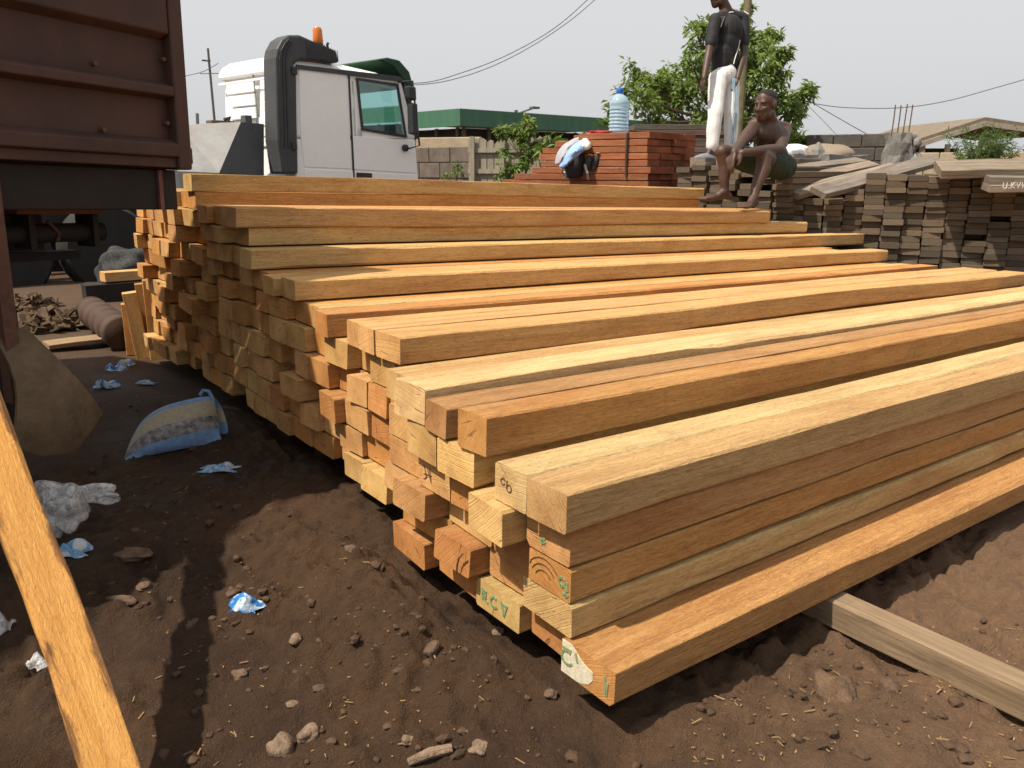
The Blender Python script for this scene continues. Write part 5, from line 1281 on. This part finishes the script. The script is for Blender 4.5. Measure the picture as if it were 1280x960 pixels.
crumple(308, 760, 36, 22, 'bright blue and clear sachet in the sunlit mud', BLUEP, 7); crumple(48, 832, 22, 14, 'whitish plastic scrap left of the leaning plank', CLEARP, 8); crumple(2, 788, 18, 20, 'plastic scrap at the left edge', CLEARP, 9)
cb = empty('clear_plastic_bag', gp(90, 650)); tag(cb, 'crumpled clear plastic bag beside the leaning plank', 'bag')
for nm, px, py, rp_, sq, sd in (('bag_body', 78, 632, 33, (1.0, .7, .85), 21), ('bag_neck', 121, 618, 19, (1.25, .6, .55), 22), ('bag_corner', 66, 655, 17, (.8, .6, .9), 23)):
    D_ = 2.62; pp = P(px, py, D_); o = lump(pp - cb.location, rp_*D_/1000, CLEARP, nm, cb, 4, .34, sq, sd, 2.0); o.rotation_euler = (0, R(12), HEAD - R(90))
# woven shopping sack
BLW = simple('woven_blue', (.16, .27, .46), .55, var=.25, scale=60, bump=.25); YLW = simple('woven_yellow', (.36, .32, .22), .6, var=.2, scale=60, bump=.25); GRW = simple('woven_print', (.22, .21, .21), .6, var=.9, scale=45, bump=.2)
bl_, br_ = gp(155, 577), gp(279, 553); tops_ = [(156, 568), (163, 545), (176, 522), (194, 508), (214, 500), (234, 495), (252, 491), (266, 491), (270, 497)]
sk = empty('woven_sack', (bl_ + br_)/2); tag(sk, 'slumped blue and yellow woven plastic sack on the shaded mud', 'bag'); so_ = sk.location.copy()
rings = []
for i, (tx_, ty_) in enumerate(tops_):
    t = i/(len(tops_)-1); b_ = bl_.lerp(br_, t); Dt = (b_ - CAM).dot(_FW) + .07; tp = P(tx_, ty_, Dt); fbul = -_H*(.05*math.sin(math.pi*min(1, max(0, t)))) 
    pt = lambda k: b_.lerp(tp, k) + fbul*math.sin(math.pi*k)*1.5 - _H*random.uniform(-.012, .016) + Vector((0, 0, random.uniform(-.006, .006)))
    bb = b_ + _H*.16*math.sin(math.pi*(t*.75 + .05)) + Vector((0, 0, .004))
    rings.append([p_ - so_ for p_ in (b_ + Vector((0, 0, .003)), pt(.18), pt(.34), pt(.46), pt(.60), pt(.74), pt(.88), tp, tp.lerp(bb, .35) + _H*.03, tp.lerp(bb, .7) + _H*.02, bb)])
mb = MB(); n = len(rings[0]); vs = [v_ for r_ in rings for v_ in r_]; segm = [0, 0, 2, 2, 1, 1, 0, 0, 1, 0]
for i in range(len(rings)-1):
    for k in range(n-1): mb.f.append((i*n + k, i*n + k + 1, (i+1)*n + k + 1, (i+1)*n + k)); mb.m.append(segm[k])
mb.v = [tuple(v_) for v_ in vs]; o = mb.build('sack_body', [BLW, YLW, GRW], sk, smooth=True); s_ = o.modifiers.new('thick', 'SOLIDIFY'); s_.thickness = .004; ss = o.modifiers.new('sub', 'SUBSURF'); ss.levels = 2; ss.render_levels = 2
hD = (br_ - CAM).dot(_FW) + .04; MB().tube([P(x_, y_, hD) - so_ for x_, y_ in ((250, 494), (254, 488), (261, 489), (266, 498), (268, 512), (266, 518))], .009, 6).build('handle', BLW, sk, smooth=True)
# ribbed roller, offcuts and heap under the truck
rl0, rl1 = gp(155, 438), gp(112, 402); r_ = .118; ax_ = (rl1 - rl0); ax_.z = 0; Lr = 1.15; ax_.normalize(); mb = MB(); M = Matrix.Translation((rl0.x, rl0.y, gz(rl0.x, rl0.y) + r_*.98)) @ ax_.to_track_quat('Z', 'Y').to_matrix().to_4x4()
pr = [(r_*.9, 0)]
for k in range(5): z_ = Lr*k/5; pr += [(r_, z_ + .012), (r_*1.0, z_ + Lr*.10), (r_*.82, z_ + Lr*.13), (r_*.82, z_ + Lr*.17), (r_*1.0, z_ + Lr*.19)]
tag(mb.lathe(pr, 28, 0, M).build('ribbed_roller', simple('roller_rust', (.060, .034, .022), .75, var=.3, scale=8, bump=.25), smooth=True), 'ribbed rusty steel roller lying on the soil under the truck', 'roller')
HEAPM = simple('chip_heap', (.095, .060, .034), .95, var=.45, scale=30, bump=.8, rnd=False)
for px, py, rr_, lab, sd in ((66, 412, .25, 'lumpy heap of bark and chips under the truck', 31), (42, 385, .16, 'smaller chip heap behind the lumpy heap', 32)):
    p = gp(px, py); rnd_ = random.Random(sd); mb = MB()
    for k in range(150):
        a_, q_ = rnd_.uniform(0, 6.28), rnd_.random()**.6; hz_ = (1 - q_**1.6)*rr_*.62*rnd_.uniform(.2, 1.0)
        M = Matrix.Translation((q_*rr_*1.15*math.cos(a_), q_*rr_*.9*math.sin(a_), hz_)) @ Quaternion((rnd_.gauss(0, 1), rnd_.gauss(0, .4), rnd_.gauss(0, .4), rnd_.gauss(0, 1))).normalized().to_matrix().to_4x4()
        l_, w_, t_ = rnd_.uniform(.03, .10), rnd_.uniform(.012, .04), rnd_.uniform(.004, .014); mb.box((-l_, -w_, -t_), (l_, w_, t_), 0, M)
    o = mb.build('chip_heap', HEAPM); o.location = p; tag(o, lab, 'heap')
p = gp(58, 437, .03); o = board('flat_offcut', p, _RT*.8 + _H*.7, Vector((0, 0, 1)).cross(_RT), .42, .20, .03, [W_SIDE, W_END], (.30, .22, .14)); tag(o, 'flat brown offcut board lying on the ground under the truck', 'plank')
for k, (x_, y_, h_, c_, lean) in enumerate(((1.26, 5.60, .52, ORA, .03), (1.19, 5.66, .44, TAN, -.08), (1.34, 5.70, .58, TAN, .05), (1.16, 5.80, .34, ORA, .02), (1.30, 5.85, .46, BRN, -.05))):
    z_ = gz(x_, y_); o = board('upright_offcut', (x_, y_, z_), (lean, .05, 1), (.2, 1, 0), h_, .13, .085, [W_SIDE, W_END], jit(c_)); tag(o, '%s of the short offcuts standing on end at the far end of the pile' % ORD[k], 'offcut', 'offcuts standing at the far end of the pile')
o = board('lying_timber', P(128, 346, 7.6), (1, .1, -.01), (0, 1, 0), 1.6, .16, .09, [W_SIDE, W_END], TAN); tag(o, 'tan timber lying across behind the far end of the pile', 'timber')
q_ = P(140, 352, 7.65); o = MB().box((-.25, -.1, 0), (1.2, .12, q_.z - gz(q_.x, q_.y) - .01)).build('trestle_block', CHAS); o.location = (q_.x, q_.y, gz(q_.x, q_.y)); tag(o, 'dark trestle carrying the tan timber behind the pile', 'trestle')
gh = P(160, 325, 8.6); o = lump(Vector((gh.x, gh.y, gz(gh.x, gh.y) + .12)), .32, simple('grey_gravel', (.045, .045, .045), .9, var=.8, scale=40, bump=.9), 'gravel_heap', None, 5, .12, (1.0, 1.0, .9), 41, 3.0); tag(o, 'grey gravel heap seen between the truck and the pile', 'gravel')
# scattered clods and straw (beyond counting)
def scatter(n, boxes, rmin, rmax):
    out = []
    for _ in range(n):
        x0, y0, x1_, y1_ = random.choice(boxes); p = on(random.uniform(x0, x1_), random.uniform(y0, y1_), 2, 0.0)
        if p.x > 1.0 and 1.0 < p.y < 5.5: continue
        out.append((p.x, p.y, rmin + (rmax - rmin)*random.random()**3))
    xs = np.array([o_[0] for o_ in out]); ys = np.array([o_[1] for o_ in out]); zs_ = ground_h(xs, ys)
    return [(a, b, float(c_), d_) for (a, b, d_), c_ in zip(out, zs_)]
ico = bmesh.new(); bmesh.ops.create_icosphere(ico, subdivisions=1, radius=1); IV = [v_.co.copy() for v_ in ico.verts]; IF = [tuple(v_.index for v_ in f_.verts) for f_ in ico.faces]; ico.free()
mb = MB()
for x_, y_, z_, r_ in scatter(1150, [(430, 640, 720, 860), (430, 640, 720, 860), (860, 760, 1280, 960), (860, 760, 1280, 960), (160, 640, 480, 960), (60, 600, 400, 800), (480, 800, 900, 960), (100, 440, 330, 640)], .002, .017):
    sx_, sy_, sz_ = random.uniform(.7, 1.3), random.uniform(.7, 1.3), random.uniform(.5, .9)
    mb.add([Vector((x_ + v_.x*r_*sx_*random.uniform(.75, 1.2), y_ + v_.y*r_*sy_*random.uniform(.75, 1.2), z_ + r_*.25 + v_.z*r_*sz_*random.uniform(.75, 1.2))) for v_ in IV], IF)
o = mb.build('soil_clods', simple('soil_clod', (.066, .039, .023), .95, var=.5, scale=9, rnd=False, bump=.5), fix=False); o['kind'] = 'stuff'; tag(o, 'small clods and crumbs of dark soil scattered on the mud', 'soil')
mb = MB()
for x_, y_, z_, r_ in scatter(520, [(430, 640, 720, 960), (860, 760, 1280, 960), (860, 760, 1280, 960), (160, 560, 480, 960), (100, 430, 330, 640)], .004, .026):
    a_ = random.uniform(0, 6.3); d_ = Vector((math.cos(a_), math.sin(a_), random.uniform(-.1, .25)))*r_; s_ = Vector((-d_.y, d_.x, 0)).normalized()*random.uniform(.0006, .0018); p = Vector((x_, y_, z_ + .003))
    mb.add([p - s_, p + s_, p + d_ + s_, p + d_ - s_, p - s_ + Vector((0, 0, .0012)), p + s_ + Vector((0, 0, .0012)), p + d_ + s_ + Vector((0, 0, .0012)), p + d_ - s_ + Vector((0, 0, .0012))], [(0,3,2,1),(4,5,6,7),(0,1,5,4),(1,2,6,5),(2,3,7,6),(3,0,4,7)])
o = mb.build('wood_chips', simple('straw_chip', (.26, .165, .075), .8, var=.4, scale=9, rnd=False), fix=False); o['kind'] = 'stuff'; tag(o, 'straw bits and wood splinters strewn over the soil', 'chips')
